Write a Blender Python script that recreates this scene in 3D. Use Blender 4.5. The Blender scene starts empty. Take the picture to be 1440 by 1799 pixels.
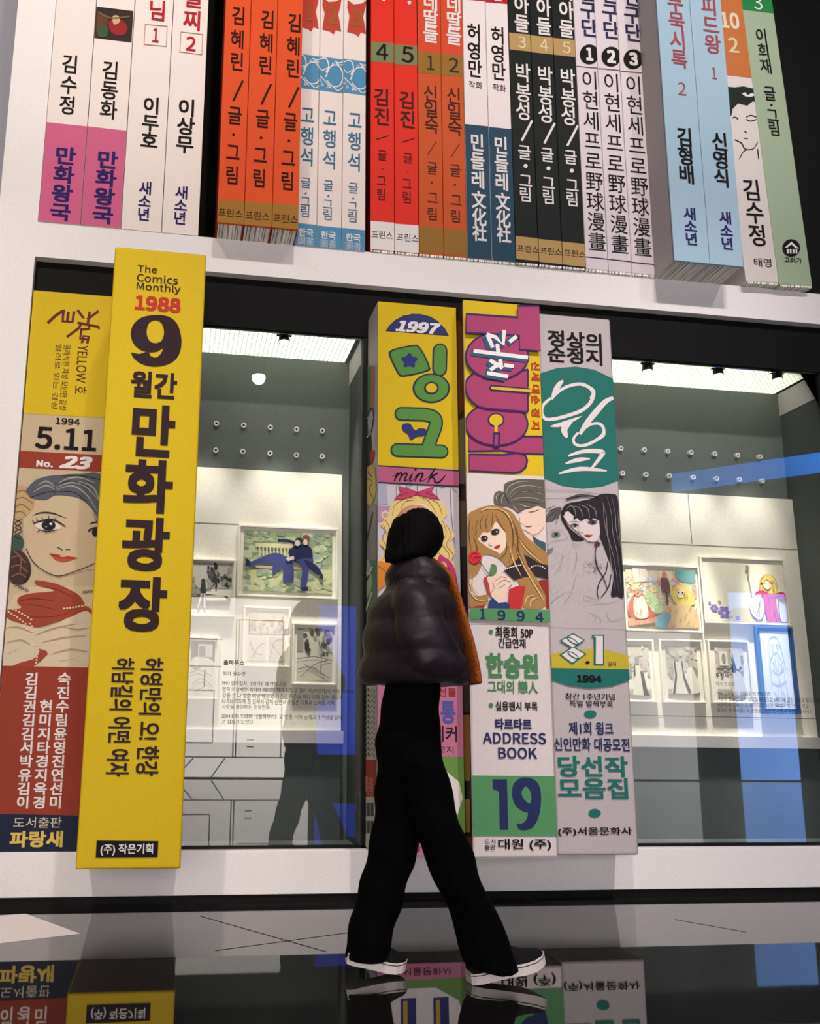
import bpy, bmesh, math, random
from mathutils import Vector, Matrix
from mathutils.geometry import tessellate_polygon

random.seed(7)
SC = bpy.context.scene
COL = SC.collection

# ------------------------------------------------------------------ camera
FPX, PX, PY = 1604.608, -164.898, 35.465          # focal length and principal point offset (1440 x 1799 frame)
YAW, PITCH, ROLL = 0.150729, 0.201621, 0.014935
CAM = Vector((0.0, -4.611, 0.8633))
_cy, _sy, _cp, _sp = math.cos(YAW), math.sin(YAW), math.cos(PITCH), math.sin(PITCH)
FW = Vector((_sy*_cp, _cy*_cp, _sp))
_r = Vector((_cy, -_sy, 0.0)); _u = _r.cross(FW)
RT = math.cos(ROLL)*_r + math.sin(ROLL)*_u
UP = -math.sin(ROLL)*_r + math.cos(ROLL)*_u
cd = bpy.data.cameras.new('camera'); cam = bpy.data.objects.new('camera', cd); COL.objects.link(cam)
cam.matrix_world = Matrix(((RT.x, UP.x, -FW.x, CAM.x), (RT.y, UP.y, -FW.y, CAM.y), (RT.z, UP.z, -FW.z, CAM.z), (0, 0, 0, 1)))
cd.sensor_width = 36.0; cd.lens = FPX/1799*36.0
cd.shift_x = -PX/1799; cd.shift_y = PY/1799
cd.clip_start = 0.05; cd.clip_end = 100
SC.camera = cam

# ------------------------------------------------------------------ world, lamps, exposure
W = bpy.data.worlds.new('world'); SC.world = W; W.use_nodes = True
W.node_tree.nodes['Background'].inputs[0].default_value = (0.9, 0.95, 1.0, 1)
W.node_tree.nodes['Background'].inputs[1].default_value = 0.015
SC.view_settings.view_transform = 'Standard'; SC.view_settings.look = 'None'
SC.view_settings.exposure = 0.0; SC.view_settings.gamma = 1.0; SC.view_settings.use_curve_mapping = False

def spot(name, loc, target, energy, color, size_deg, blend=0.6, radius=0.05):
    l = bpy.data.lights.new(name, 'SPOT'); l.energy = energy; l.color = color
    l.spot_size = math.radians(size_deg); l.spot_blend = blend; l.shadow_soft_size = radius
    o = bpy.data.objects.new(name, l); COL.objects.link(o)
    o.location = loc
    o.rotation_euler = (Vector(target)-Vector(loc)).to_track_quat('-Z', 'Y').to_euler()
    return o
WARM = (1.0, 0.905, 0.865)
# track spots hung from the hall ceiling, aimed at the shelf wall
for _x, _e, _c in ((-1.6, 700, (1.0, 0.88, 0.80)), (0.5, 330, WARM), (2.5, 560, WARM), (4.5, 370, (0.98, 0.93, 0.92))):       # upper shelf
    spot('hall_spot', (_x, -4.4, 6.3), (_x*0.9, 0, 5.0), _e, _c, 62, 1.0, 0.09)
for _x, _e, _c in ((-1.6, 920, WARM), (0.7, 800, WARM), (2.9, 1350, (1.0, 0.90, 0.885))):                                    # lower shelf
    spot('hall_spot', (_x, -4.4, 6.3), (_x*0.9+0.2, -0.2, 0.9), _e, _c, 46, 1.0, 0.09)
# track spots inside the two display cases, plus added fill lamps without fixtures
for _x in (0.10, 0.52, 0.82, 2.25, 2.65, 3.07, 3.46):
    spot('case_spot', (_x, 0.115, 2.86), (_x, 0.40, 1.5), 66, (1.0, 0.95, 0.84), 42, 1.0, 0.03)      # wash over the upper half of the board
    spot('case_spot', (_x, 0.115, 2.86), (_x, 0.37, 0.7), 210 if _x < 1 else 560, (1.0, 0.95, 0.84), 18, 1.0, 0.03)     # second lamp added to fill the lower half with a narrow beam
# ------------------------------------------------------------------ helpers
def ray(x, y):
    a = (x-720-PX)/FPX; b = -(y-899.5-PY)/FPX
    return FW + a*RT + b*UP
def at(x, y, Y):
    """point of the vertical plane at depth Y seen at photo position x, y"""
    d = ray(x, y); return CAM + d*((Y-CAM.y)/d.y)

def lin(c):
    c /= 255.0
    return c/12.92 if c <= 0.04045 else ((c+0.055)/1.055)**2.4
MATS = {}
def mat(rgb, rough=0.55, metal=0.0, spec=0.12, noise=0.0):
    if rough >= 0.5 and not noise and max(rgb) > 30: noise = 0.16      # grain of printed board
    key = (rgb, rough, metal, spec, noise)
    if key in MATS: return MATS[key]
    m = bpy.data.materials.new('paint_%d_%d_%d' % rgb); m.use_nodes = True
    nt = m.node_tree; b = nt.nodes['Principled BSDF']
    col = (lin(rgb[0]), lin(rgb[1]), lin(rgb[2]), 1)
    b.inputs['Base Color'].default_value = col
    b.inputs['Roughness'].default_value = rough; b.inputs['Metallic'].default_value = metal
    b.inputs['Specular IOR Level'].default_value = spec
    if noise:
        tc = nt.nodes.new('ShaderNodeTexCoord'); n = nt.nodes.new('ShaderNodeTexNoise')
        n.inputs['Scale'].default_value = 150; n.inputs['Detail'].default_value = 2
        mx = nt.nodes.new('ShaderNodeMix'); mx.data_type = 'RGBA'
        mx.inputs[6].default_value = col
        mx.inputs[7].default_value = tuple(min(1, c*(1-1.5*noise)) for c in col[:3]) + (1,)
        nt.links.new(tc.outputs['Object'], n.inputs['Vector']); nt.links.new(n.outputs[0], mx.inputs[0])
        nt.links.new(mx.outputs[2], b.inputs['Base Color'])
    MATS[key] = m
    return m
def emit(name, rgb, strength):
    m = bpy.data.materials.new(name); m.use_nodes = True
    nt = m.node_tree; nt.nodes.clear()
    e = nt.nodes.new('ShaderNodeEmission'); o = nt.nodes.new('ShaderNodeOutputMaterial')
    e.inputs[0].default_value = (lin(rgb[0]), lin(rgb[1]), lin(rgb[2]), 1); e.inputs[1].default_value = strength
    nt.links.new(e.outputs[0], o.inputs[0])
    return m

class MB:
    """collects faces with materials into one mesh object"""
    def __init__(s): s.v = []; s.f = []; s.m = []; s.mats = []; s.sm = []
    def mi(s, m):
        if m not in s.mats: s.mats.append(m)
        return s.mats.index(m)
    def add(s, vs, fs, m, smooth=False):
        b = len(s.v); k = s.mi(m)
        s.v += [tuple(v) for v in vs]
        for f in fs: s.f.append(tuple(i+b for i in f)); s.m.append(k); s.sm.append(smooth)
    def box(s, x0, x1, y0, y1, z0, z1, m, T=None, bevel=0.0):
        bm = bmesh.new()
        bmesh.ops.create_cube(bm, size=1)
        for v in bm.verts:
            v.co = Vector(((x0+x1)/2+v.co.x*(x1-x0), (y0+y1)/2+v.co.y*(y1-y0), (z0+z1)/2+v.co.z*(z1-z0)))
        if bevel > 0: bmesh.ops.bevel(bm, geom=bm.edges[:]+bm.verts[:], offset=bevel, segments=3, affect='EDGES', profile=0.5)
        if T is not None:
            for v in bm.verts: v.co = T @ v.co
        bm.verts.index_update()
        s.add([v.co.copy() for v in bm.verts], [[v.index for v in f.verts] for f in bm.faces], m); bm.free()
    def cyl(s, p0, p1, r0, r1, m, n=20, caps=True, smooth=True):
        p0, p1 = Vector(p0), Vector(p1); d = (p1-p0).normalized()
        a = d.orthogonal().normalized(); b = d.cross(a)
        vs = []
        for p, r in ((p0, r0), (p1, r1)):
            for i in range(n):
                t = 2*math.pi*i/n; vs.append(p+r*(math.cos(t)*a+math.sin(t)*b))
        s.add(vs, [(i, (i+1) % n, n+(i+1) % n, n+i) for i in range(n)], m, smooth)
        if caps:
            s.add(vs[:n], [tuple(range(n))], m); s.add(vs[n:], [tuple(range(n))], m)
    def build(s, name, parent=None, origin=None):
        flush()
        me = bpy.data.meshes.new(name)
        o0 = Vector(origin) if origin is not None else Vector((0, 0, 0))
        me.from_pydata([tuple(Vector(v)-o0) for v in s.v], [], s.f)
        for m in s.mats: me.materials.append(m)
        me.polygons.foreach_set('material_index', s.m)
        me.polygons.foreach_set('use_smooth', s.sm)
        me.update()
        o = bpy.data.objects.new(name, me); COL.objects.link(o)
        if parent is not None: o.parent = parent
        elif origin is not None: o.location = o0
        return o

def tag(o, label, cat, group=None):
    o['label'] = label; o['category'] = cat
    if group: o['group'] = group
    return o
def thing(name, loc, label, cat, group=None):
    o = bpy.data.objects.new(name, None); o.empty_display_size = 0.1; COL.objects.link(o); o.location = loc
    return tag(o, label, cat, group)
def structure(name, mb):
    o = mb.build(name); o['kind'] = 'structure'; return o

TXT = {}
PEN = bpy.data.objects.new('pen', bpy.data.curves.new('pen', 'FONT')); PEN.data.size = 1; PEN.data.resolution_u = 3; PEN.data.space_line = 8
LATIN = HANGUL = PEN.data.font
try:                                                # Blender's own interface typeface for Latin letters and figures
    import os
    _fd = os.path.join(bpy.utils.system_resource('DATAFILES'), 'fonts')
    LATIN = bpy.data.fonts.load(os.path.join(_fd, 'Noto Sans CJK Regular.woff2'))
except Exception: pass
JOBS = []
def glyphs(strings):
    """outlines of several strings at once, one per line of a scratch text"""
    todo = [t for t in dict.fromkeys(strings) if t not in TXT]
    for f, new in ((LATIN, [t for t in todo if t.isascii()]), (HANGUL, [t for t in todo if not t.isascii()])):
        if new: PEN.data.font = f; outline(new)
def outline(new):
    PEN.data.body = '\n'.join(new); me = PEN.to_mesh()
    vs = [(v.co.x, v.co.y) for v in me.vertices]; fs = [tuple(p.vertices) for p in me.polygons]
    PEN.to_mesh_clear()
    out = [([], [], {}) for _ in new]
    for f in fs:
        k = max(0, min(len(new)-1, round(-(vs[f[0]][1]-0.35)/8.0))); v, g, ix = out[k]
        for i in f:
            if i not in ix: ix[i] = len(v); v.append((vs[i][0], vs[i][1]+8.0*k))
        g.append(tuple(ix[i] for i in f))
    for t, o in zip(new, out): TXT[t] = o[:2]
def text_mesh(s, bold, shear):
    vs, fs = TXT[s]
    if shear: vs = [(x+shear*y, y) for x, y in vs]
    if bold and s.isascii(): bold *= 0.55
    if bold:                                        # heavier weight: the glyph spread by the pen's radius
        offs = [(0, 0)]+[(bold*a, bold*b) for a in (-1, 0, 1) for b in (-1, 0, 1) if a or b]
        L = len(vs); v0, f0 = vs, fs; vs, fs = [], []
        for k_, (dx, dy) in enumerate(offs):
            vs += [(x+dx, y+dy) for x, y in v0]; fs += [tuple(i+k_*L for i in f) for f in f0]
        return vs, fs, [0.05*k_+(i % 8)*0.006 for k_ in range(len(offs)) for i in range(len(f0))]
    return vs, fs, [(i % 16)*0.02 for i in range(len(fs))]
def flush():
    jobs = JOBS[:]; JOBS.clear()
    if not jobs: return
    glyphs([j[1] for j in jobs])
    for F, t, bold, shear, cu, cv, W_, H_, m, ly, rot, em in jobs:
        vs, fs, lift = text_mesh(t, bold, shear)
        if not vs: continue
        xs = [v[0] for v in vs]; ys = [v[1] for v in vs]
        x0, x1, y0, y1 = min(xs), max(xs), min(ys), max(ys)
        if em: x0, x1, y0, y1 = min(0.02, x0), max(0.92, x1), min(-0.09, y0), max(0.85, y1)
        out = []
        for x, y in vs:
            p, q = (x-(x0+x1)/2)/(x1-x0), (y-(y0+y1)/2)/(y1-y0)
            out.append((cu+q*W_, cv-p*H_) if rot else (cu+p*W_, cv+q*H_))
        F.tris(out, fs, m, ly, lift)

def catmull(pts, closed=False, n=5):
    out = []; L = len(pts)
    rng = range(L) if closed else range(L-1)
    for i in rng:
        if closed: p0, p1, p2, p3 = pts[i-1], pts[i], pts[(i+1) % L], pts[(i+2) % L]
        else: p0, p1, p2, p3 = pts[max(i-1, 0)], pts[i], pts[i+1], pts[min(i+2, L-1)]
        for k in range(n):
            t = k/n
            out.append(tuple(0.5*((2*p1[j]) + (-p0[j]+p2[j])*t + (2*p0[j]-5*p1[j]+4*p2[j]-p3[j])*t*t + (-p0[j]+3*p1[j]-3*p2[j]+p3[j])*t**3) for j in (0, 1)))
    if not closed: out.append(tuple(pts[-1]))
    return out

LAYER = 0.0014
class Face:
    """a flat printed face standing in the place; prints go onto its own mesh.  Coordinates of prints are read off the photo."""
    def __init__(s, mb, P0, u=(1, 0, 0), v=(0, 0, 1), clip=None):
        s.mb = mb; s.P0 = Vector(P0); s.u = Vector(u).normalized(); s.v = Vector(v).normalized()
        s.n = s.u.cross(s.v); s.n = s.n if s.n.dot(CAM-s.P0) > 0 else -s.n
        s.clip = clip; s.ly = 1; s.jit = 0; s.cv = lambda p: p
    def crop(s, ox, oy, k):
        """use coordinates of an enlarged view: origin ox, oy, k enlarged pixels per pixel"""
        s.cv = (lambda p: (ox+p[0]/k, oy+p[1]/k)); return s
    def full(s): s.cv = lambda p: p; return s
    def uv(s, p):
        x, y = s.cv(p); d = ray(x, y); t = (s.P0-CAM).dot(s.n)/d.dot(s.n); q = CAM+d*t-s.P0
        return (q.dot(s.u), q.dot(s.v))
    def tris(s, uvs, fs, m, ly, lift=None):
        s.jit = (s.jit+1) % 20
        for k_, f in enumerate(fs):
            off = s.n*(LAYER*(ly+s.jit*0.013+(lift[k_] if lift else 0)))
            poly = [uvs[i] for i in f]
            if s.clip:
                u0, u1, v0, v1 = s.clip
                for ax, lim, sg in ((0, u0, 1), (0, u1, -1), (1, v0, 1), (1, v1, -1)):
                    out = []
                    for i in range(len(poly)):
                        a, b = poly[i-1], poly[i]
                        ia, ib = (a[ax]-lim)*sg >= 0, (b[ax]-lim)*sg >= 0
                        if ia != ib:
                            t = (lim-a[ax])/(b[ax]-a[ax]); out.append((a[0]+(b[0]-a[0])*t, a[1]+(b[1]-a[1])*t))
                        if ib: out.append(b)
                    poly = out
                    if len(poly) < 3: break
            if len(poly) >= 3:
                s.mb.add([s.P0+s.u*a+s.v*b+off for a, b in poly], [tuple(range(len(poly)))], m)
    def _ly(s, ly):
        return s.ly if ly is None else ly
    def poly(s, pts, m, ly=None, smooth=False, holes=()):
        if smooth: pts = catmull(pts, True)
        loops = [[s.uv(p) for p in pts]] + [[s.uv(p) for p in (catmull(h, True) if smooth else h)] for h in holes]
        flat = [q for l in loops for q in l]
        fs = tessellate_polygon([[Vector((a, b, 0)) for a, b in l] for l in loops])
        s.tris(flat, fs, m, s._ly(ly))
    def disc(s, c, rx, ry, m, ly=None, n=28, rot=0.0):
        cr, sr = math.cos(rot), math.sin(rot)
        s.poly([(c[0]+rx*math.cos(2*math.pi*i/n)*cr-ry*math.sin(2*math.pi*i/n)*sr, c[1]+rx*math.cos(2*math.pi*i/n)*sr+ry*math.sin(2*math.pi*i/n)*cr) for i in range(n)], m, ly)
    def stroke(s, pts, w, m, ly=None, smooth=True, taper=0.0, cap=False, closed=False):
        """taper 0..1 narrows both ends"""
        if smooth and len(pts) > 2: pts = catmull(pts, closed)
        if closed: pts = list(pts)+[pts[0]]
        L = len(pts); ls, rs = [], []
        for i in range(L):
            a, b = pts[max(i-1, 0)], pts[min(i+1, L-1)]
            if closed and i in (0, L-1): a, b = pts[-2], pts[1]
            dx, dy = b[0]-a[0], b[1]-a[1]; d = math.hypot(dx, dy) or 1
            t = i/(L-1); ww = w*(1-taper*abs(2*t-1)**1.6)/2
            ls.append((pts[i][0]-dy/d*ww, pts[i][1]+dx/d*ww)); rs.append((pts[i][0]+dy/d*ww, pts[i][1]-dx/d*ww))
        uvs = [s.uv(p) for p in ls]+[s.uv(p) for p in rs]
        s.tris(uvs, [(i, i+1, L+i+1, L+i) for i in range(L-1)], m, s._ly(ly), [(i % 30)*0.012 for i in range(L-1)])
        if cap:
            for k, p in enumerate((pts[0], pts[-1])): s.disc(p, w/2, w/2, m, s._ly(ly)+0.15*(k+1), 16)
    def text(s, t, c, w, h, m, ly=None, bold=0.0, shear=0.0, rot=False, em=False):
        """t fitted into a box w x h about c; rot turns it a quarter clockwise; em keeps the glyph's own cell"""
        cu, cv = s.uv(c)
        a, b = s.uv((c[0]+1, c[1])), s.uv((c[0], c[1]+1))
        su = math.hypot(a[0]-cu, a[1]-cv); sv = math.hypot(b[0]-cu, b[1]-cv)
        JOBS.append((s, t, bold, shear, cu, cv, w*su, h*sv, m, s._ly(ly), rot, em))
    def col(s, t, p0, p1, w, h, m, ly=None, bold=0.0):
        """a column of characters, centres spread from p0 to p1"""
        n = len(t)
        for i, ch in enumerate(t):
            k = i/(n-1) if n > 1 else 0
            c = (p0[0]+(p1[0]-p0[0])*k, p0[1]+(p1[1]-p0[1])*k)
            if ch == ' ': continue
            if ch == '·': s.disc(c, w*0.1, w*0.1, m, ly, 10)
            elif ch == '●': s.disc(c, w*0.16, w*0.16, m, ly, 12)
            elif ch == '/': s.stroke([(c[0]+w*0.34, c[1]-h*0.54), (c[0]-w*0.34, c[1]+h*0.54)], w*0.15, m, ly, False)
            elif ch.isdigit() or ord(ch) < 128: s.text(ch, c, w, h, m, ly, bold)
            else: s.text(ch, c, w, h, m, ly, bold, em=True)

# ------------------------------------------------------------------ materials of the place
def wood_white(name, rgb):
    m = bpy.data.materials.new(name); m.use_nodes = True; nt = m.node_tree; b = nt.nodes['Principled BSDF']
    tc = nt.nodes.new('ShaderNodeTexCoord'); n = nt.nodes.new('ShaderNodeTexNoise'); n.inputs['Scale'].default_value = 140
    r = nt.nodes.new('ShaderNodeValToRGB')
    c = tuple(lin(x) for x in rgb)
    r.color_ramp.elements[0].position = 0.3; r.color_ramp.elements[0].color = tuple(x*0.86 for x in c)+(1,)
    r.color_ramp.elements[1].position = 0.7; r.color_ramp.elements[1].color = c+(1,)
    nt.links.new(tc.outputs['Object'], n.inputs['Vector']); nt.links.new(n.outputs[0], r.inputs[0]); nt.links.new(r.outputs[0], b.inputs['Base Color'])
    b.inputs['Roughness'].default_value = 0.6; b.inputs['Specular IOR Level'].default_value = 0.25
    return m
WHITE = wood_white('white_lacquer', (228, 224, 222))
BLACK = mat((14, 14, 14), 0.6)
SOFFIT = WHITE
def floor_material():
    m = bpy.data.materials.new('polished_dark_stone'); m.use_nodes = True; nt = m.node_tree; b = nt.nodes['Principled BSDF']
    tc = nt.nodes.new('ShaderNodeTexCoord'); n = nt.nodes.new('ShaderNodeTexNoise'); n.inputs['Scale'].default_value = 60; n.inputs['Detail'].default_value = 6
    r = nt.nodes.new('ShaderNodeValToRGB')
    r.color_ramp.elements[0].color = (0.006, 0.006, 0.006, 1); r.color_ramp.elements[1].color = (0.02, 0.019, 0.018, 1)
    nt.links.new(tc.outputs['Object'], n.inputs['Vector']); nt.links.new(n.outputs[0], r.inputs[0]); nt.links.new(r.outputs[0], b.inputs['Base Color'])
    b.inputs['Roughness'].default_value = 0.02; b.inputs['IOR'].default_value = 2.05
    return m
FLOOR = floor_material()
def page_material():
    m = bpy.data.materials.new('page_edges'); m.use_nodes = True; nt = m.node_tree; b = nt.nodes['Principled BSDF']
    tc = nt.nodes.new('ShaderNodeTexCoord'); mp = nt.nodes.new('ShaderNodeMapping'); mp.inputs['Scale'].default_value = (150, 1.2, 0.6)
    n = nt.nodes.new('ShaderNodeTexNoise'); n.inputs['Scale'].default_value = 1.0; n.inputs['Detail'].default_value = 2
    r = nt.nodes.new('ShaderNodeValToRGB')
    r.color_ramp.elements[0].position = 0.40; r.color_ramp.elements[0].color = (lin(84), lin(80), lin(74), 1)
    r.color_ramp.elements[1].position = 0.52; r.color_ramp.elements[1].color = (lin(244), lin(240), lin(228), 1)
    nt.links.new(tc.outputs['Object'], mp.inputs[0]); nt.links.new(mp.outputs[0], n.inputs['Vector']); nt.links.new(n.outputs[0], r.inputs[0]); nt.links.new(r.outputs[0], b.inputs['Base Color'])
    b.inputs['Roughness'].default_value = 0.9
    return m
PAGES = page_material()
def glass_material():
    m = bpy.data.materials.new('case_glass'); m.use_nodes = True; nt = m.node_tree; nt.nodes.clear()
    t = nt.nodes.new('ShaderNodeBsdfTransparent'); t.inputs[0].default_value = (0.97, 0.985, 0.98, 1)
    g = nt.nodes.new('ShaderNodeBsdfGlossy'); g.inputs['Roughness'].default_value = 0.0
    f = nt.nodes.new('ShaderNodeFresnel'); f.inputs[0].default_value = 1.5
    x = nt.nodes.new('ShaderNodeMixShader'); o = nt.nodes.new('ShaderNodeOutputMaterial')
    nt.links.new(f.outputs[0], x.inputs[0]); nt.links.new(t.outputs[0], x.inputs[1]); nt.links.new(g.outputs[0], x.inputs[2]); nt.links.new(x.outputs[0], o.inputs[0])
    return m
GLASS = glass_material()
def perforated(name, rgb, strength, stripes):
    """luminous ceiling sheet with slots or a grid of holes"""
    m = bpy.data.materials.new(name); m.use_nodes = True; nt = m.node_tree; nt.nodes.clear()
    tc = nt.nodes.new('ShaderNodeTexCoord'); sp = nt.nodes.new('ShaderNodeSeparateXYZ'); nt.links.new(tc.outputs['Object'], sp.inputs[0])
    def wave(out, k):
        a = nt.nodes.new('ShaderNodeMath'); a.operation = 'MULTIPLY'; a.inputs[1].default_value = k; nt.links.new(out, a.inputs[0])
        b = nt.nodes.new('ShaderNodeMath'); b.operation = 'SINE'; nt.links.new(a.outputs[0], b.inputs[0]); return b.outputs[0]
    if stripes: sig = wave(sp.outputs[0], 2*math.pi/0.026); thr = 0.86
    else:
        mu = nt.nodes.new('ShaderNodeMath'); mu.operation = 'MULTIPLY'
        nt.links.new(wave(sp.outputs[0], 2*math.pi/0.032), mu.inputs[0]); nt.links.new(wave(sp.outputs[1], 2*math.pi/0.032), mu.inputs[1]); sig = mu.outputs[0]; thr = 0.55
    gt = nt.nodes.new('ShaderNodeMath'); gt.operation = 'GREATER_THAN'; gt.inputs[1].default_value = thr; nt.links.new(sig, gt.inputs[0])
    mr = nt.nodes.new('ShaderNodeMapRange'); mr.inputs[3].default_value = strength; mr.inputs[4].default_value = strength*0.33; nt.links.new(gt.outputs[0], mr.inputs[0])
    e = nt.nodes.new('ShaderNodeEmission'); e.inputs[0].default_value = (lin(rgb[0]), lin(rgb[1]), lin(rgb[2]), 1); nt.links.new(mr.outputs[0], e.inputs[1])
    o = nt.nodes.new('ShaderNodeOutputMaterial'); nt.links.new(e.outputs[0], o.inputs[0])
    return m

# ------------------------------------------------------------------ the hall
LZ = 0.2365                     # top of the base panel = shelf the big magazines stand on
SZ = 3.43                       # top of the upper shelf board
mb = MB(); mb.box(-7, 12, -9.2, 0.9, -0.06, 0.0, FLOOR)
JOINT = mat((6, 6, 6), 0.7)
def floor_at(x, y, z):
    d = ray(x, y); return CAM + d*((z-CAM.z)/d.z)
for a, b in (((351, 1609), (573, 1672)), ((378, 1670), (618, 1637.5)), ((1185, 1615), (1310, 1637.5))):
    p, q = floor_at(*a, 0.0006), floor_at(*b, 0.0006); s_ = (q-p).normalized().cross(Vector((0, 0, 1)))*0.003
    mb.add([p-s_, q-s_, q+s_, p+s_], [(0, 1, 2, 3)], JOINT)
structure('floor', mb)
mb = MB()
tri = [floor_at(0, 1608, 0.001), floor_at(45, 1605, 0.001), floor_at(140, 1640, 0.001), floor_at(0, 1657, 0.001)]
tri[0] = tri[1]+(tri[0]-tri[1])*3; tri[3] = tri[2]+(tri[3]-tri[2])*2.4
mb.add(tri + [p-Vector((0, 0, 0.0006)) for p in tri], [(0, 1, 2, 3), (0, 4, 5, 1), (1, 5, 6, 2), (2, 6, 7, 3), (3, 7, 4, 0)], mat((232, 222, 220), 0.25))
structure('floor_inlay', mb)
GREYWALL = mat((158, 160, 170), 0.8); DARKWALL = mat((40, 40, 42), 0.8)
mb = MB(); mb.box(-7, 12, 0.7, 0.9, 0, 6.8, GREYWALL); structure('wall_front', mb)
mb = MB(); mb.box(-7.2, -7, -9.2, 0.9, 0, 6.8, DARKWALL); structure('wall_left', mb)
mb = MB(); mb.box(12, 12.2, -9.2, 0.9, 0, 6.8, DARKWALL); structure('wall_right', mb)
mb = MB(); mb.box(-7, 12, -9.2, -9.0, 0, 6.8, DARKWALL); structure('wall_rear', mb)
mb = MB(); mb.box(-7.2, 12.2, -9.2, 0.9, 6.8, 6.9, DARKWALL); structure('ceiling', mb)

# lit mural and blue screens on the rear wall: seen as reflections in the case glass
MUR = emit('lit_mural', (255, 243, 236), 7.5); MURD = emit('mural_ink', (120, 112, 110), 3.5)
t = thing('lightbox_mural', (-1.0, -8.98, 0), 'large white lit wall panel with black line drawing of a room, opposite the shelf', 'lightbox')
mb = MB(); mb.box(-4.2, 2.02, -8.99, -8.93, 0.02, 2.62, MUR)
def bar(mb, x0, z0, x1, z1, w, Y, m):
    p, q = Vector((x0, Y, z0)), Vector((x1, Y, z1)); n = (q-p).normalized().cross(Vector((0, 1, 0)))*w/2
    mb.add([p-n, q-n, q+n, p+n], [(0, 1, 2, 3)], m)
for seg in ((-3.5, .3, 2, .3), (-3.5, .3, -3.5, 2.4), (.9, .3, .9, 2.3), (.94, .3, .94, 2.3), (1.6, .3, 1.6, 2.3), (.9, 2.3, 1.6, 2.3), (-.9, .5, .6, .5), (-.9, .5, -.9, 1.25), (.6, .5, .6, 1.25), (-.9, 1.25, .6, 1.25),
            (.1, .02, .35, .3), (-.4, .02, -.2, .3), (.6, .02, .8, .3), (-3.5, 1.6, .7, 1.6), (-.6, 1.6, -.6, 2.5), (-.55, 1.6, -.55, 2.5), (.2, 1.6, .2, 2.5), (-.6, 2.2, .2, 2.2), (-.6, 1.9, .2, 1.9), (.2, 2.0, .7, 2.0), (1.0, .9, 1.5, .9), (1.0, 1.2, 1.5, 1.2),
            (-2.6, .3, -2.6, 1.6), (-1.7, .3, -1.7, 1.6), (.45, 1.3, .45, 1.55), (-.3, 1.3, -.3, 1.55), (1.1, .45, 1.2, .45), (1.1, .55, 1.2, .55)):
    bar(mb, *seg, 0.018, -8.925, MURD)
mb.build('lit_panel', t, (-1.0, -8.98, 0))
for (x0, x1, z0, z1, rgb, st, lab) in ((2.12, 2.74, 0.35, 2.56, (40, 75, 235), 4.2, 'narrow blue glowing screen beside the white lit mural'),
                                       (8.95, 9.95, 0.02, 3.0, (112, 160, 240), 6.0, 'tall blue lit banner at the far right of the rear wall'),
                                       ):
    t = thing('light_panel', ((x0+x1)/2, -8.96, z0), lab, 'light panel')
    mb = MB(); mb.box(x0, x1, -8.98, -8.94, z0, z1, emit('blue_screen', rgb, st)); mb.build('screen', t, t.location)
    mb = MB(); mb.box(x0-.03, x1+.03, -8.999, -8.98, z0-.02, z1+.03, BLACK); mb.build('housing', t, t.location)
t = thing('light_band', (9.3, -7.6, 4.55), 'long blue glowing light band hung high in the far right of the hall', 'light band')
a_ = math.atan2(1.6, 1.5); TB = Matrix.Translation((8.05, -8.9, 4.62)) @ Matrix.Rotation(a_, 4, 'Z')
mb = MB(); mb.box(0, 3.6, -0.03, 0.03, 0.02, 0.32, emit('blue_band', (40, 130, 235), 3.0), TB); mb.build('tube', t, t.location)
mb = MB(); mb.box(-0.02, 3.62, -0.06, -0.03, -0.02, 0.38, BLACK, TB); mb.build('housing', t, t.location)
t = thing('grey_banner', (7.2, -8.96, 0), 'pale grey lit panel between the mural and the blue banner', 'lightbox')
mb = MB(); mb.box(6.3, 8.2, -8.98, -8.94, 0.02, 2.3, emit('grey_lightbox', (225, 222, 225), 3.2)); mb.build('lit_panel', t, t.location)
t = thing('ceiling_lamp', (1.085, -8.5, 6.0), 'small round ceiling lamp near the rear wall', 'lamp')
mb = MB(); mb.cyl((1.085, -8.5, 6.0), (1.085, -8.5, 6.16), 0.10, 0.10, BLACK); mb.cyl((1.085, -8.5, 6.16), (1.085, -8.5, 6.8), 0.012, 0.012, BLACK); mb.build('housing', t, t.location)
bm = bmesh.new(); bmesh.ops.create_uvsphere(bm, u_segments=20, v_segments=12, radius=0.105); mb = MB()
mb.add([v.co+Vector((1.085, -8.5, 5.98)) for v in bm.verts], [[v.index for v in f.verts] for f in bm.faces], emit('lamp_glow', (255, 250, 240), 40), True); bm.free()
mb.build('bulb', t, t.location)

# ------------------------------------------------------------------ the giant bookshelf
shelf = thing('bookshelf', (0, 0, 0), 'giant white built-in bookshelf filling the whole wall, black inside', 'bookshelf')
XL, XR = -1.025, 7.0
mb = MB(); mb.box(XL, XR, 0.0, 0.075, 0.036, LZ, WHITE, bevel=0.003); mb.box(XL, XR, 0.075, 0.5, 0.036, 0.20, BLACK); mb.build('base_panel', shelf)
mb = MB(); mb.box(XL+0.02, XR, 0.012, 0.4, 0.0, 0.036, BLACK); mb.build('toe_kick', shelf)['label'] = 'black recessed plinth'
mb = MB(); mb.box(XL, -0.822, 0.0, 0.41, LZ, 3.2325, WHITE); mb.box(XL, -0.822, 0.0, 0.46, SZ, 6.6, WHITE); mb.build('upright', shelf)
mb = MB(); mb.box(XL, XR, 0.0, 0.5, 3.2325, SZ, WHITE); mb.box(-0.822, 3.64, 0.0, 0.3, SZ, SZ+0.004, WHITE); mb.build('shelf_board', shelf)
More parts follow.
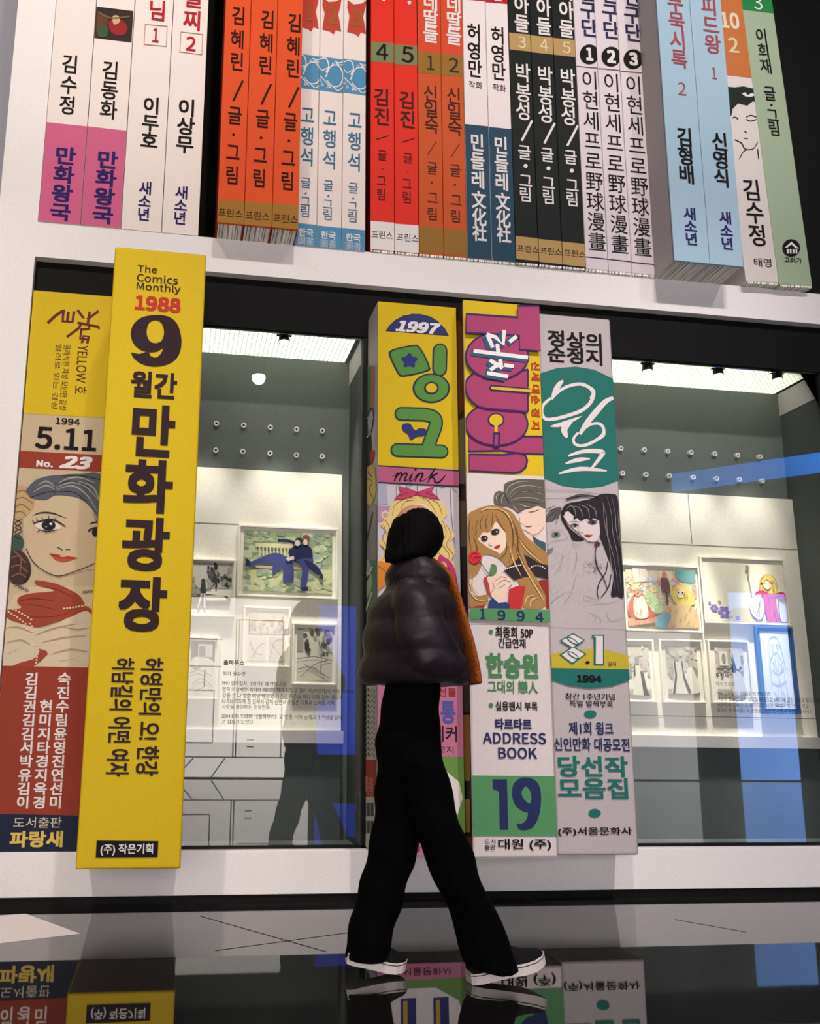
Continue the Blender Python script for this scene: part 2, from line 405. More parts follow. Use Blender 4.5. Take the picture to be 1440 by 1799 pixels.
mb = MB(); mb.box(-0.36, XR, 0.052, 0.10, 2.947, 3.2325, mat((12, 12, 12), 0.7)); mb.box(-0.822, -0.36, 0.052, 0.10, 3.054, 3.2325, mat((12, 12, 12), 0.7)); mb.build('header_panel', shelf)['label'] = 'black strip above the display cases'
mb = MB(); mb.box(-0.822, XR, 0.46, 0.5, SZ, 6.6, mat((20, 20, 19), 0.8)); mb.box(-0.82, -0.36, 0.42, 0.46, LZ, 3.2325, BLACK); mb.build('back_panel', shelf)['label'] = 'black back panel'
for x0, x1 in ((0.985, 1.90), (3.79, XR)):
    mb = MB(); mb.box(x0, x1, 0.052, 0.45, LZ, 2.947, BLACK); mb.build('divider', shelf)['label'] = 'black blind panel beside the display cases'

# ------------------------------------------------------------------ display cases
def vplane_board(z0, z1):
    a = math.atan2(0.033, 1.44); return (0, math.sin(a), math.cos(a))
BV = vplane_board(0, 0)
CREAM = wood_white('board_white', (236, 230, 216))
CASEGREY = mat((112, 118, 114), 0.75, noise=0.25); CASEDARK = mat((92, 98, 98), 0.8, noise=0.3); LIPGREY = mat((196, 190, 190), 0.7)
PEGS = mat((225, 222, 222), 0.4); HOLE = mat((10, 10, 10), 0.6)
def display_case(xl, xr, side_r, label, pegs, stripes, board_l, board_r, seams, caption):
    c = thing('display_case', (xl, 0.25, LZ), label, 'display case')
    O = c.location
    def b(name, mb): return mb.build(name, c, O)
    mb = MB(); mb.box(xl, xr, 0.44, 0.455, 0.20, 2.947, CASEGREY); b('back_wall', mb)
    mb = MB(); mb.box(xl, xr, 0.085, 0.44, 0.20, 0.235, mat((70, 74, 74), 0.5)); b('case_floor', mb)
    for x0, x1 in ((xl-0.02, xl), (xr, xr+0.02)):
        mb = MB(); mb.box(x0, x1, 0.09, 0.455, 0.20, 2.947, CASEDARK)
        if x0 == xr: mb.box(xr-0.004, xr, 0.10, 0.44, 2.80, 2.947, LIPGREY)
        b('side_wall', mb)
    mb = MB(); mb.box(xl, xr-0.03, 0.08, 0.44, 2.948, 2.965, perforated('luminous_ceiling', (255, 254, 228), 1.9, stripes)); o = b('ceiling_light', mb); o['label'] = 'glowing perforated ceiling sheet'
    # leaning white board, its base box and grey lip
    f_top, f_bot = 0.40, 0.367
    a = math.atan2(f_top-f_bot, 1.44)
    mb = MB()
    zt, zb = 2.244, 0.80
    mb.add([(xl, f_bot, zb), (board_r, f_bot, zb), (board_r, f_top, zt), (xl, f_top, zt), (xl, f_bot+.02, zb), (board_r, f_bot+.02, zb), (board_r, f_top+.02, zt), (xl, f_top+.02, zt)],
           [(0, 1, 2, 3), (4, 7, 6, 5), (1, 5, 6, 2), (3, 2, 6, 7), (0, 3, 7, 4), (0, 4, 5, 1)], CREAM)
    F = Face(mb, (0, f_bot, zb), (1, 0, 0), (0, math.sin(a), math.cos(a)), clip=(xl, board_r, 0, 1.45))
    for s0, s1 in seams: F.stroke([s0, s1], 1.3, mat((140, 132, 122), 0.8), 1, False)
    b('backing_board', mb)
    mb = MB(); mb.box(xl, board_r+0.012, 0.352, 0.44, 0.735, 0.80, LIPGREY); b('board_ledge', mb)
    mb = MB(); mb.box(xl, board_r, 0.372, 0.44, 0.235, 0.735, CASEDARK); b('base_box', mb)
    for p in pegs:
        q = at(p[0], p[1], 0.425); mb = MB()
        n = 18
        ro, ri = 0.0150, 0.0072
        vs = []
        for yy, rr in ((0.44, ro), (0.418, ro), (0.418, ri), (0.432, ri)):
            vs += [(q.x+rr*math.cos(2*math.pi*i/n), yy, q.z+rr*math.sin(2*math.pi*i/n)) for i in range(n)]
        fs = [(k*n+i, k*n+(i+1) % n, (k+1)*n+(i+1) % n, (k+1)*n+i) for k in range(3) for i in range(n)]
        mb.add(vs, fs, PEGS, False); mb.add(vs[3*n:], [tuple(range(n))], HOLE)
        b('peg_ring', mb)
    # glass with slim black frame, captions printed on the pane
    FR = mat((16, 17, 17), 0.5)
    mb = MB(); mb.box(xl, xr+0.02, 0.058, 0.088, LZ-0.02, LZ+0.014, FR); mb.box(xr+0.006, xr+0.03, 0.058, 0.088, LZ, 2.947, FR); mb.box(xl, xr+0.02, 0.060, 0.088, 2.944, 2.947, FR); b('glass_frame', mb)
    mb = MB(); mb.box(xl, xr+0.006, 0.066, 0.074, LZ+0.01, 2.938, GLASS); g = b('glass_pane', mb)
    mb = MB(); F = Face(mb, (0, 0.064, 0)); INK = mat((30, 28, 28), 0.7)
    for s, c0, w, h, bd in caption: F.text(s, c0, w, h, INK, 1, bd)
    mb.build('caption_lettering', g, O)['label'] = 'black caption printed on the glass'
    return c
pl = [(380, 744), (428, 747.5), (474.5, 751), (520.7, 754.5), (566, 757), (379, 791), (426.4, 793.5), (474, 796.5), (520.5, 799.5), (565.5, 802)]
pr_ = [(1131, 790.5), (1172.5, 793), (1213, 795), (1255, 797.5), (1295, 800), (1334, 802.5), (1134, 834), (1175, 836), (1217, 838.5), (1258, 841), (1298, 842.5), (1338, 845), (1090, 788), (1093, 831.5)]
display_case(-0.33, 0.955, None, 'lit glass display case with dark grey back wall, beside the tall yellow magazine', pl, True, -0.33, 0.908,
    [((330, 918), (419, 921)), ((300, 1283), (600, 1284))],
    [('풀하우스', (411, 1164), 37, 9, 0.02), ('작가 원수연', (411, 1183.5), 39, 7, 0), ('1993 만화잡지 《댕기》에 연재 시작', (447, 1201), 113, 8, 0), ('영국 미남배우 라이더 베이와 작가 지망생 엘리 지(지영재)의 사랑 이야기', (506, 1213.5), 229, 9, 0),
     ('갖출 건 다 갖춘 미남 배우와 가진건 자존심 하나 밖에 없는 여자가', (497, 1223.5), 211, 9, 0), ('티격태격하게 한 집에서 같이 살면서 수많은 다툼과 오해를 거쳐', (489, 1233.5), 196, 9, 0), ('사랑을 확인하는 순정만화', (432, 1242), 84, 8, 0),
     ('2004 KBS 드라마 《풀하우스》로 방영, 비와 송혜교가 주연을 맡아', (496, 1259.5), 212, 9, 0), ('큰 화제가 되었다.', (418, 1268.5), 56, 8, 0)])
display_case(1.93, 3.752, None, 'lit glass display case with dark grey back wall, right of the grey magazine', pr_, False, 1.93, 3.768,
    [((1208, 868), (1215, 955)), ((1085, 952), (1400, 965.5)), ((1085, 1256), (1440, 1263))],
    [('프린세스', (1271.5, 1186.5), 31, 8, 0.02), ('작가 한승원', (1273, 1201.5), 33, 7, 0), ('1995 만화잡지 《이슈》에 연재 시작', (1306, 1218.5), 95, 8, 0), ('가상의 북유럽 국가 상국을 배경으로 3세대에 걸친 사랑과 정치이야기', (1352, 1229.5), 184, 9, 0),
     ('귀인족의 콤쥬인 공, 유모의 딸 비이, 바이다 기다리는 레오', (1340, 1239.5), 160, 9, 0), ('총리의 딸 에스힐드의 운명을 중심으로 사랑과 우정의 대서사시', (1343, 1249), 166, 8, 0)])

# spotlights of the cases
def spotlight(x, y, label):
    p = at(x, y+6, 0.118); t = thing('spotlight', (p.x, 0.118, 2.93), label, 'spotlight', 'small black track spotlights in the display cases')
    mb = MB(); mb.cyl((p.x, .118, p.z+.052), (p.x, .118, p.z-.020), .027, .031, mat((18, 18, 18), 0.4)); mb.build('lamp_body', t, t.location)
    mb = MB(); mb.box(p.x-.042, p.x+.042, .104, .132, p.z+.052, 2.947, mat((18, 18, 18), 0.4))
    for s in (-1, 1): mb.box(p.x+s*.034-.007, p.x+s*.034+.007, .112, .124, p.z+.02, p.z+.06, mat((18, 18, 18), 0.4))
    mb.build('bracket', t, t.location)
    mb = MB(); mb.cyl((p.x, .118, p.z-.0185), (p.x, .118, p.z-.0215), .027, .027, emit('spot_lens', (255, 252, 236), 3.0)); mb.build('lens', t, t.location)['label'] = 'glowing lens'
spotlight(499, 588, 'small black spotlight under the striped bright case ceiling, by the yellow magazine')
spotlight(1137, 640, 'black spotlight in the right-hand case nearest the grey magazine')
spotlight(1261, 647, 'middle one of the three black spotlights in the right-hand case')
spotlight(1365, 655, 'black spotlight nearest the end wall of the right-hand case')

# ------------------------------------------------------------------ books
CREAMPG = mat((222, 214, 196), 0.9)
def book(name, label, cat, group, Y, xl, xr, zb, zt, depth, cov, side=None, lean=0.0, bevel=0.006, foot=0.0):
    """spine towards the hall at depth Y; returns root, cover mesh and printed spine face"""
    root = thing(name, ((xl+xr)/2, Y+depth/2, zb), label, cat, group)
    T = None
    if lean:
        p = Vector((xr, 0, zb)); T = Matrix.Translation(p) @ Matrix.Rotation(lean, 4, 'Y') @ Matrix.Translation(-p)
    mb = MB()
    mb.box(xl, xr, Y, Y+0.016, zb+foot, zt, cov, T, bevel)
    sd = side or cov
    mb.box(xl, xl+0.006, Y+0.010, Y+depth, zb, zt, sd, T); mb.box(xr-0.006, xr, Y+0.010, Y+depth, zb, zt, sd, T)
    if cat == 'magazine': mb.box(xl+0.004, xr-0.004, Y+0.014, Y+depth, zb, zb+0.002, mat((120, 112, 104), 0.7), T)
    pb = MB()
    if foot: pb.box(xl+0.004, xr-0.004, Y+0.003, Y+0.016, zb, zb+foot+0.004, PAGES, T)
    pb.box(xl+0.006, xr-0.006, Y+0.016, Y+depth-0.006, zb+0.003, zt-0.006, PAGES, T)
    P0 = Vector((xl, Y, zb)); u = Vector((1, 0, 0)); v = Vector((0, 0, 1))
    if T is not None: P0 = T @ P0; u = T.to_3x3() @ u; v = T.to_3x3() @ v
    F = Face(mb, P0, u, v, clip=(0.001, xr-xl-0.001, foot+0.001, zt-zb-0.001))
    def done():
        mb.build('cover', root, root.location); pb.build('page_block', root, root.location)['label'] = 'page edges'
        return root
    return F, done
def X_at(p, Y): return at(p[0], p[1], Y).x
INK = mat((24, 20, 20), 0.7); NAVY = mat((44, 34, 96), 0.7); WHT = mat((226, 220, 216), 0.7); RED = mat((176, 36, 42), 0.7)
TOPZ = 5.75
def band(F, pts, m, ly=1): F.poly(pts, m, ly)
G_UP = 'giant book spines on the upper shelf'
def sh(p, d): return (p[0]+d[0], p[1]+d[1])

# --- four white books at the left end, flush with the shelf edge
W1 = (232, 222, 214); W1M = mat(W1, 0.6, noise=0.14)
PINK = mat((204, 98, 136), 0.65)
Yf = -0.006
e = [X_at(p, Yf) for p in ((66.5, 388), (141, 395.5), (212, 402.5), (283.5, 409), (348.5, 415.5))]
e[0] = max(e[0], -0.821)
def leftbook(i, label):
    return book('comic_book', label, 'book', G_UP, Yf, e[i]+0.0015, e[i+1]-0.0015, SZ+0.004, TOPZ, 0.36, W1M, bevel=0.003)
F, done = leftbook(0, 'white comic spine with pink foot, leftmost on the upper shelf')
band(F, [(70, 213.5), (170, 224), (150, 420), (50, 400)], PINK)
F.col('김수정', (123.5, 113), (119, 185), 30, 33, INK, 2, 0.012)
F.col('만화왕국', (115.5, 274), (106.5, 373), 37, 31, NAVY, 2, 0.03)
done()
F, done = leftbook(1, 'white comic spine with pink foot and small dark painting near its top')
band(F, [(140, 220.5), (240, 232), (230, 430), (120, 400)], PINK)
F.poly([(169, 12), (234, 20), (231, 75), (166, 67)], mat((52, 40, 34), 0.6), 2)
F.poly([(172, 25), (190, 30), (188, 45), (180, 60), (170, 60)], mat((96, 60, 40)), 3, True)
F.poly([(192, 38), (214, 36), (224, 50), (216, 62), (196, 58)], mat((150, 34, 36)), 3, True)
F.poly([(198, 30), (208, 29), (210, 40), (200, 44)], mat((206, 164, 130)), 4, True)
F.poly([(176, 46), (190, 50), (186, 66), (172, 64)], mat((60, 84, 56)), 4, True)
F.stroke([(172, 22), (195, 33), (228, 30)], 3, mat((110, 92, 60)), 4)
F.col('김동화', (194.5, 124), (191, 193), 31, 33, INK, 2, 0.012)
F.col('만화왕국', (189, 281), (181, 378), 37, 31, NAVY, 2, 0.03)
done()
TAN = mat((172, 130, 112))
def numbox(F, q, n, c):
    F.stroke(q, 1.6, TAN, 2, False, closed=True); F.text(n, c, 11 if n == '1' else 17, 25, RED, 2, 0.01)
F, done = leftbook(2, 'white comic spine with boxed red 1, between the pink-footed pair and the boxed red 2')
F.col('그님', (279, -22), (277, 19), 32, 36, RED, 2, 0.02)
numbox(F, [(255, 43.5), (293.5, 46.5), (292, 82), (253, 78.5)], '1', (273.5, 62.5))
F.col('이두호', (266.5, 186), (262.5, 247), 31, 30, INK, 2, 0.02)
F.col('새소년', (256, 331), (252.5, 377), 23, 23, NAVY, 2, 0.02)
done()
F, done = leftbook(3, 'white comic spine with boxed red 2, beside the dark gap')
F.col('글찌', (340.5, -3), (338.5, 36), 33, 35, RED, 2, 0.02)
numbox(F, [(318, 56.5), (356, 61), (354.5, 96.5), (315.5, 91.5)], '2', (335.5, 77.5))
F.col('이상무', (328.5, 190), (325, 254), 32, 31, INK, 2, 0.02)
F.col('새소년', (319.5, 338.5), (316, 383.5), 23, 23, NAVY, 2, 0.02)
done()

# --- three orange books pushed out over the edge
Yo = -0.17; ORG = mat((220, 82, 36), 0.6, noise=0.14); OCH = mat((158, 112, 44), 0.6); DKB = mat((52, 22, 14), 0.7)
e = [X_at(p, Yo) for p in ((380.8, 392.5), (428.3, 395.8), (477.5, 400.8), (524, 403.5))]
for i, (d0, d1, lab) in enumerate((((0, 0), (0, 0), 'orange comic spine jutting over the shelf edge, beside the dark gap'),
                                   ((51.6, 7), (47.5, 5), 'orange comic spine jutting out, middle of the jutting orange trio'),
                                   ((98.8, 13), (97, 10), 'orange comic spine jutting out, touching the blue and white books'))):
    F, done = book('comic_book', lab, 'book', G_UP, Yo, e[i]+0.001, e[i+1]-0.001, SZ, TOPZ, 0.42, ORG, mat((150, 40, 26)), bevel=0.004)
    band(F, [(370, 350), (535, 361.5), (530, 420), (365, 400)], OCH)
    for ch, x, y in (('김', 419.5, 28), ('혜', 417.5, 69), ('린', 416.5, 108.6), ('/', 418, 160), ('글', 412.7, 203), ('·', 410, 237), ('그', 409.5, 268), ('림', 408, 308)):
        k = y/308; c = (x+d0[0]*(1-k)+d1[0]*k, y+d0[1]*(1-k)+d1[1]*k)
        F.col(ch, c, c, 25, 33, DKB, 2, 0.012)
    F.text('프린스', (404.7+d1[0], 374.5+d1[1]), 42, 14, DKB, 2)
    done()

# --- three white books with blue bands
BLU = mat((76, 138, 172), 0.6); BTX = mat((58, 112, 140), 0.7); BW = mat((228, 216, 208), 0.6, noise=0.14); RUB = mat((186, 66, 50), 0.6); GLD = mat((150, 94, 42))
e = [X_at(p, Yf) for p in ((513, 431), (556, 435.2), (599.6, 440.5), (641.5, 444.5))]
for i, (d, lab) in enumerate((((-39.5, -5), 'white spine with blue bands, partly behind the orange books, ribbon number 1'),
                              ((0, 0), 'white spine with blue bands and red ribbon numbered 2'),
                              ((43.6, 4.2), 'white spine with blue bands and red ribbon numbered 3'))):
    F, done = book('comic_book', lab, 'book', G_UP, Yf, e[i]+0.001, e[i+1]-0.001, SZ, TOPZ, 0.36, BW, bevel=0.004)
    o = lambda p: sh(p, d)
    F.poly([o(p) for p in ((567, -4), (577, 4), (590, 3), (600, -3), (598, 10), (594, 26), (597, 42), (599, 56), (590, 53), (586, 61), (580, 56), (566, 52), (568, 38), (570, 24), (566, 10))], RUB, 2)
    F.text(str(i+1), o((583, 28)), 12 if i == 0 else 17, 30, GLD, 3, 0.01)
    band(F, [o(p) for p in ((550, 97.5), (610, 106), (608, 165), (548, 157))], BLU)
    for pts, w in ((((560, 105), (572, 103), (577, 116), (572, 128)), 2), (((572, 136), (580, 118), (594, 116), (602, 132), (597, 150), (584, 152), (574, 142)), 2), (((560, 132), (570, 142), (582, 156)), 1.6), (((588, 108), (596, 111), (606, 107)), 2), (((590, 112), (600, 115), (606, 112)), 1.5), (((560, 118), (566, 124), (574, 120)), 1.5), (((584, 152), (594, 160), (604, 150)), 1.6)):
        F.stroke([o(p) for p in pts], w, WHT, 2)
    for c in ((585, 113), (566, 149), (576, 153), (562, 142)): F.disc(o(c), 2.6, 2.6, WHT, 2, 12); F.disc(o(c), 1.4, 1.4, BLU, 3, 10)
    F.col('고행석', o((579.7, 207.7)), o((579, 281)), 25, 32, BTX, 2, 0.008)
    F.col('글', o((576.8, 326)), o((576.8, 326)), 19, 20, BTX, 2); F.col('·', o((576.6, 345)), o((576.6, 345)), 18, 18, BTX, 2)
    F.col('그림', o((576, 359)), o((575.6, 377)), 19, 20, BTX, 2)
    band(F, [o(p) for p in ((545, 395), (610, 402), (606, 460), (540, 440))], BLU)
    F.text('한국', o((576.6, 413.7)), 26, 14, WHT, 2, 0.02); F.text('圖書', o((576.6, 428.5)), 27, 14, mat((190, 196, 200)), 2)
    done()

# --- red pair 4, 5
Y = -0.012; RD = mat((218, 48, 34), 0.6, noise=0.14); OLV = mat((120, 126, 82)); DR = mat((66, 16, 14))
e = [X_at(p, Y) for p in ((650, 442.5), (693, 447), (736, 450.8))]
for i, (d, lab) in enumerate((((0, 0), 'bright red spine numbered 4 with white foot'), ((44.6, 5), 'bright red spine numbered 5 with white foot'))):
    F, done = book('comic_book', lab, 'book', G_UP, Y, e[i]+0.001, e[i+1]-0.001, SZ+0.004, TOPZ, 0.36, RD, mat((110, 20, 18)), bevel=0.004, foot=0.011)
    o = lambda p: sh(p, d)
    F.disc(o((674, 0)), 3.2, 3.2, WHT, 2)
    band(F, [o(p) for p in ((640, 72), (700, 77), (700, 111), (640, 108))], OLV)
    F.text(str(4+i), o((671, 91.5)), 21, 28, INK, 2, 0.006)
    F.col('김진', o((670.5, 171)), o((671.5, 205)), 29, 31, DR, 2, 0.012)
    F.stroke([o((683, 238.5)), o((660, 245.5))], 1.5, DR, 2, False)
    F.col('글', o((671.5, 273)), o((671.5, 273)), 18, 19, DR, 2); F.col('·', o((671.5, 297)), o((671.5, 297)), 14, 14, DR, 2); F.col('그림', o((670, 318)), o((670, 342)), 18, 21, DR, 2)
    band(F, [o(p) for p in ((640, 387.5), (700, 392), (700, 470), (640, 460))], WHT)
    F.text('프린스', o((671, 413)), 37, 13, INK, 2)
    done()
# --- brown-orange pair 1, 2
Y = -0.015; BO = mat((196, 84, 40), 0.6, noise=0.14); BO2 = mat((206, 74, 42), 0.6); OL2 = mat((146, 104, 40))
e = [X_at(p, Y) for p in ((736.5, 451.5), (779.5, 454.5), (820.7, 458.5))]
for i, (d, lab) in enumerate((((0, 0), 'rust orange spine with olive bands, numbered 1'), ((40.8, 4), 'rust orange spine with olive bands, numbered 2'))):
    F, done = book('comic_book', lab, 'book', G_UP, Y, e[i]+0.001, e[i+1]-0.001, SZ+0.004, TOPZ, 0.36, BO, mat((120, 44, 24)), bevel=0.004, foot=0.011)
    o = lambda p: sh(p, d)
    band(F, [o(p) for p in ((730, -200), (790, -200), (790, 96), (730, 91))], BO2)
    F.col('네딸들', o((756, 4)), o((756.3, 60.5)), 27, 30, WHT, 2, 0.02)
    band(F, [o(p) for p in ((730, 90.5), (790, 96), (790, 132.5), (730, 127.5))], OL2)
    F.text(str(1+i), o((756, 111)), 12 if i == 0 else 17, 25, mat((54, 44, 22)), 2, 0.004)
    F.col('신일숙', o((756.3, 164.5)), o((758, 220)), 26, 29, mat((66, 28, 18)), 2, 0.006)
    F.stroke([o((766, 249)), o((751, 272))], 1.4, mat((66, 28, 18)), 2, False)
    for ch, x, y in (('글', 759, 295.5), ('·', 758, 321), ('그', 760.5, 348), ('림', 759.4, 376)): F.col(ch, o((x, y)), o((x, y)), 20, 23, mat((66, 28, 18)), 2)
    band(F, [o(p) for p in ((730, 397.5), (790, 402), (790, 446), (730, 442.5))], OL2)
    done()
# --- white and teal pair
Y = -0.012; TL = mat((36, 68, 88)); WT = mat((228, 218, 216), 0.6, noise=0.14)
e = [X_at(p, Y) for p in ((820.9, 458.5), (864, 462.3), (906, 466.5))]
for i, (d, d2, lab) in enumerate((((0, 0), (0, 0), 'white spine with teal foot, next to the rust orange pair'), ((41.5, 5), (42.2, 2.5), 'white spine with teal foot, next to the black books'))):
    F, done = book('comic_book', lab, 'book', G_UP, Y, e[i]+0.001, e[i+1]-0.001, SZ+0.004, TOPZ, 0.36, WT, bevel=0.004, foot=0.011)
    o = lambda p: sh(p, d)
    band(F, [o(p) for p in ((810, -200), (870, -200), (870, 4), (810, -1))], RED)
    F.poly([o(p) for p in ((827, -24), (839, -23), (839, -2), (827, -3))], WHT, 2)
    for ch, x, y in (('허', 832.8, 57.5), ('영', 833, 89.5), ('만', 834, 121)): F.col(ch, o((x, y)), o((x, y)), 25, 31, INK, 2, 0.012)
    F.text('작화', o((835, 150)), 23, 13, INK, 2)
    band(F, [o(p) for p in ((812, 217.5), (870, 223.5), (870, 480), (812, 470))], TL)
    for k, (ch, x, y) in enumerate((('민', 838, 251), ('들', 839, 283), ('레', 839.6, 316), ('文', 840.6, 351), ('化', 841.5, 382), ('社', 842, 409))):
        c = sh((x, y), (d[0]+(d2[0]-d[0])*k/5, d[1]+(d2[1]-d[1])*k/5)); F.col(ch, c, c, 25, 31, WHT, 2, 0.02)
    done()
# --- three black books
Y = -0.02; BK = mat((24, 29, 27), 0.6); SAND = mat((178, 146, 92)); CRM = mat((222, 206, 168))
e = [X_at(p, Y) for p in ((906.3, 466.8), (946.6, 469.5), (988.5, 474), (1029, 477))]
for i, (d, d2, lab) in enumerate((((0, 0), (0, 0), 'black spine with tan bands, numbered 3'), ((39, 5), (40.5, 4), 'black spine with tan bands, numbered 4'), ((78.5, 9.5), (82, 8), 'black spine with tan bands, numbered 5'))):
    F, done = book('comic_book', lab, 'book', G_UP, Y, e[i]+0.001, e[i+1]-0.001, SZ+0.004, TOPZ, 0.36, BK, bevel=0.004, foot=0.011)
    o = lambda p: sh(p, d)
    F.col('의아들', o((915, -24)), o((916.3, 41.5)), 26, 31, WHT, 2, 0.02)
    band(F, [o(p) for p in ((890, 57), (950, 63), (950, 93), (890, 86.5))], SAND)
    F.text(str(3+i), o((916, 74.5)), 14, 20, CRM, 2)
    for k, (ch, x, y) in enumerate((('박', 918, 128), ('봉', 919, 163), ('성', 919, 195), ('/', 925, 230), ('글', 921, 268), ('●', 922.7, 292), ('그', 923, 318), ('림', 922.7, 342))):
        t = (y-128)/214; c = sh((x, y), (d[0]+(d2[0]-d[0])*t, d[1]+(d2[1]-d[1])*t)); F.col(ch, c, c, 27 if k < 4 else 23, 33 if k < 4 else 26, WHT, 2, 0.012)
    band(F, [o(p) for p in ((890, 413), (960, 420.5), (960, 461), (890, 453))], SAND)
    F.text('프린스', sh((927, 437.7), (d2[0], d2[1])), 37, 12, INK, 2)
    done()
# --- three white books with black number discs
Y = -0.015; GW = mat((214, 204, 208), 0.6, noise=0.14); HAIRL = mat((110, 84, 70)); NV2 = mat((40, 44, 74))
e = [X_at(p, Y) for p in ((1029.3, 477), (1069, 480.5), (1110.5, 484.5), (1151, 487))]
for i, (d, d2, lab) in enumerate((((0, 0), (0, 0), 'white spine with black disc numbered 1'), ((38.3, 4), (40, 4.5), 'white spine with black disc numbered 2'), ((77, 8.5), (80.5, 9.5), 'white spine with black disc numbered 3, beside the jutting pale blue pair'))):
    F, done = book('comic_book', lab, 'book', G_UP, Y, e[i]+0.001, e[i+1]-0.001, SZ+0.004, TOPZ, 0.36, GW, bevel=0.004, foot=0.011)
    o = lambda p: sh(p, d)
    F.col('인구단', o((1032, -13)), o((1034.5, 49.5)), 29, 31, NV2, 2, 0.02)
    F.disc(o((1034.8, 96)), 17, 17.5, INK, 2); F.text(str(1+i), o((1034.8, 96)), 12 if i == 0 else 15, 23, WHT, 3, 0.03)
    F.stroke([o((1010, 116.5)), o((1065, 121.5))], 1.5, HAIRL, 2, False)
    for k, ch in enumerate('이현세프로野球漫畫'):
        t = k/8; c = (1035.8+12*t + d[0]+(d2[0]-d[0])*t, 141+284*t + d[1]+(d2[1]-d[1])*t); F.col(ch, c, c, 30, 33, INK, 2)
    F.stroke([sh((1020, 450.5), d2), sh((1080, 457), d2)], 1.5, INK, 2, False)
    done()
# --- two pale blue books pushed out
Y = -0.225; PB = mat((160, 188, 204), 0.6, noise=0.16); MAR = mat((160, 74, 80)); GRS = mat((196, 192, 192), 0.7)
e = [X_at(p, Y) for p in ((1184.5, 457), (1246.8, 463), (1306, 469.8))]
F, done = book('comic_book', 'pale blue spine jutting over the edge, red number 2, grey cover side showing', 'book', G_UP, Y, e[0], e[1]-0.001, SZ, TOPZ, 0.48, PB, GRS, bevel=0.003)
F.col('두묵시록', (1186, 4), (1193, 104), 29, 33, MAR, 2, 0.012); F.text('2', (1197.5, 156.5), 14, 22, MAR, 2)
F.col('김형배', (1202.5, 241), (1206, 306.7), 28, 33, INK, 2, 0.02); F.col('새소년', (1211.5, 376), (1214, 420), 22, 22, NAVY, 2, 0.02)
done()
F, done = book('comic_book', 'pale blue spine jutting over the edge, red number 1, beside the leaning books', 'book', G_UP, Y, e[1]+0.001, e[2], SZ, TOPZ, 0.48, PB, GRS, bevel=0.003)
F.col('피드왕', (1245, 11), (1251.6, 78), 29, 33, MAR, 2, 0.012); F.text('1', (1254, 129), 8, 20, MAR, 2)
F.col('신영식', (1264, 249), (1267.5, 313), 28, 32, INK, 2, 0.02); F.col('새소년', (1274, 383), (1277, 428), 22, 22, NAVY, 2, 0.02)
done()
# --- two books leaning at the right end
Y = -0.055
xa, xb, xc = X_at((1310.8, 503), Y), X_at((1368.7, 504.5), Y), X_at((1427, 506), Y)
F, done = book('comic_book', 'leaning white spine with orange top and dark-haired drawing, behind the jutting blue book', 'book', G_UP, Y, xa, xb-0.001, SZ+0.006, TOPZ, 0.40, mat((214, 206, 200), 0.6, noise=0.14), lean=-0.039, bevel=0.003, foot=0.012)
F.poly([(1240, -300), (1330, -300), (1330, 138.5), (1240, 128)], mat((190, 112, 60)), 1)
F.text('10', (1281, 36.5), 32, 28, mat((222, 206, 180)), 2, 0.02); F.text('2', (1287.5, 80), 17, 26, mat((214, 196, 160)), 2, 0.01)
GH = mat((28, 40, 34))
F.poly([(1270, 152), (1290, 154), (1305, 152), (1322, 156), (1330, 158), (1332, 182), (1322, 178), (1312, 186), (1296, 182), (1286, 192), (1284, 204), (1268, 200)], GH, 2)
F.poly([(1302, 165), (1308, 163), (1312, 168), (1320, 164), (1326, 168), (1318, 171), (1308, 170)], WHT, 3)
for pts in (((1310, 206), (1318, 203), (1328, 206)), ((1310, 210), (1318, 213), (1328, 210)), ((1285, 208), (1291, 206), (1296, 210)), ((1307, 231), (1311, 234)), ((1306, 243), (1313, 244)), ((1290, 246), (1302, 252), (1308, 262), (1322, 262), (1330, 250)), ((1298, 280), (1304, 268), (1310, 264)), ((1330, 262), (1332, 280))): F.stroke(pts, 1.6, INK, 2)
F.col('김수정', (1320, 334), (1330.5, 413.5), 32, 38, INK, 2, 0.012); F.text('태영', (1339, 461.6), 30, 15, INK, 2)
done()
F, done = book('comic_book', 'leaning pale green spine with green top and house emblem, last book on the upper shelf', 'book', G_UP, Y, xb+0.001, xc, SZ+0.006, TOPZ, 0.40, mat((160, 176, 148), 0.6, noise=0.16), lean=-0.041, bevel=0.003, foot=0.012)
F.poly([(1290, -300), (1370, -300), (1370, 25), (1290, 15.5)], mat((38, 128, 66)), 1); F.text('3', (1330, 5), 15, 24, WHT, 2)
for ch, x, y in (('이', 1337, 63), ('희', 1341, 89.5), ('재', 1345, 116.6), ('글', 1351.6, 164.5), ('·', 1354.5, 185), ('그', 1356.5, 203), ('림', 1359.5, 226)): F.col(ch, (x, y), (x, y), 21, 26, INK, 2, 0.01)
F.disc((1389, 436), 15.5, 15.5, INK, 2)
F.poly([(1377, 436), (1389, 425), (1402, 437), (1397, 437), (1389, 430), (1381, 436)], WHT, 3)
for x in (1381, 1386, 1391, 1396): F.poly([(x, 438), (x+3, 438), (x+3.3, 446), (x+.3, 446)], WHT, 3)
F.text('고려가', (1392, 457.5), 30, 10, INK, 2, 0.01)
done()

# ------------------------------------------------------------------ giant magazines on the lower shelf
G_LO = 'giant magazines on the lower shelf'
YE = mat((208, 178, 26), 0.6, noise=0.14)
def ST(F, lst, m, w, ly=3, **k):
    for p in lst: F.stroke(p, w, m, ly, **k)

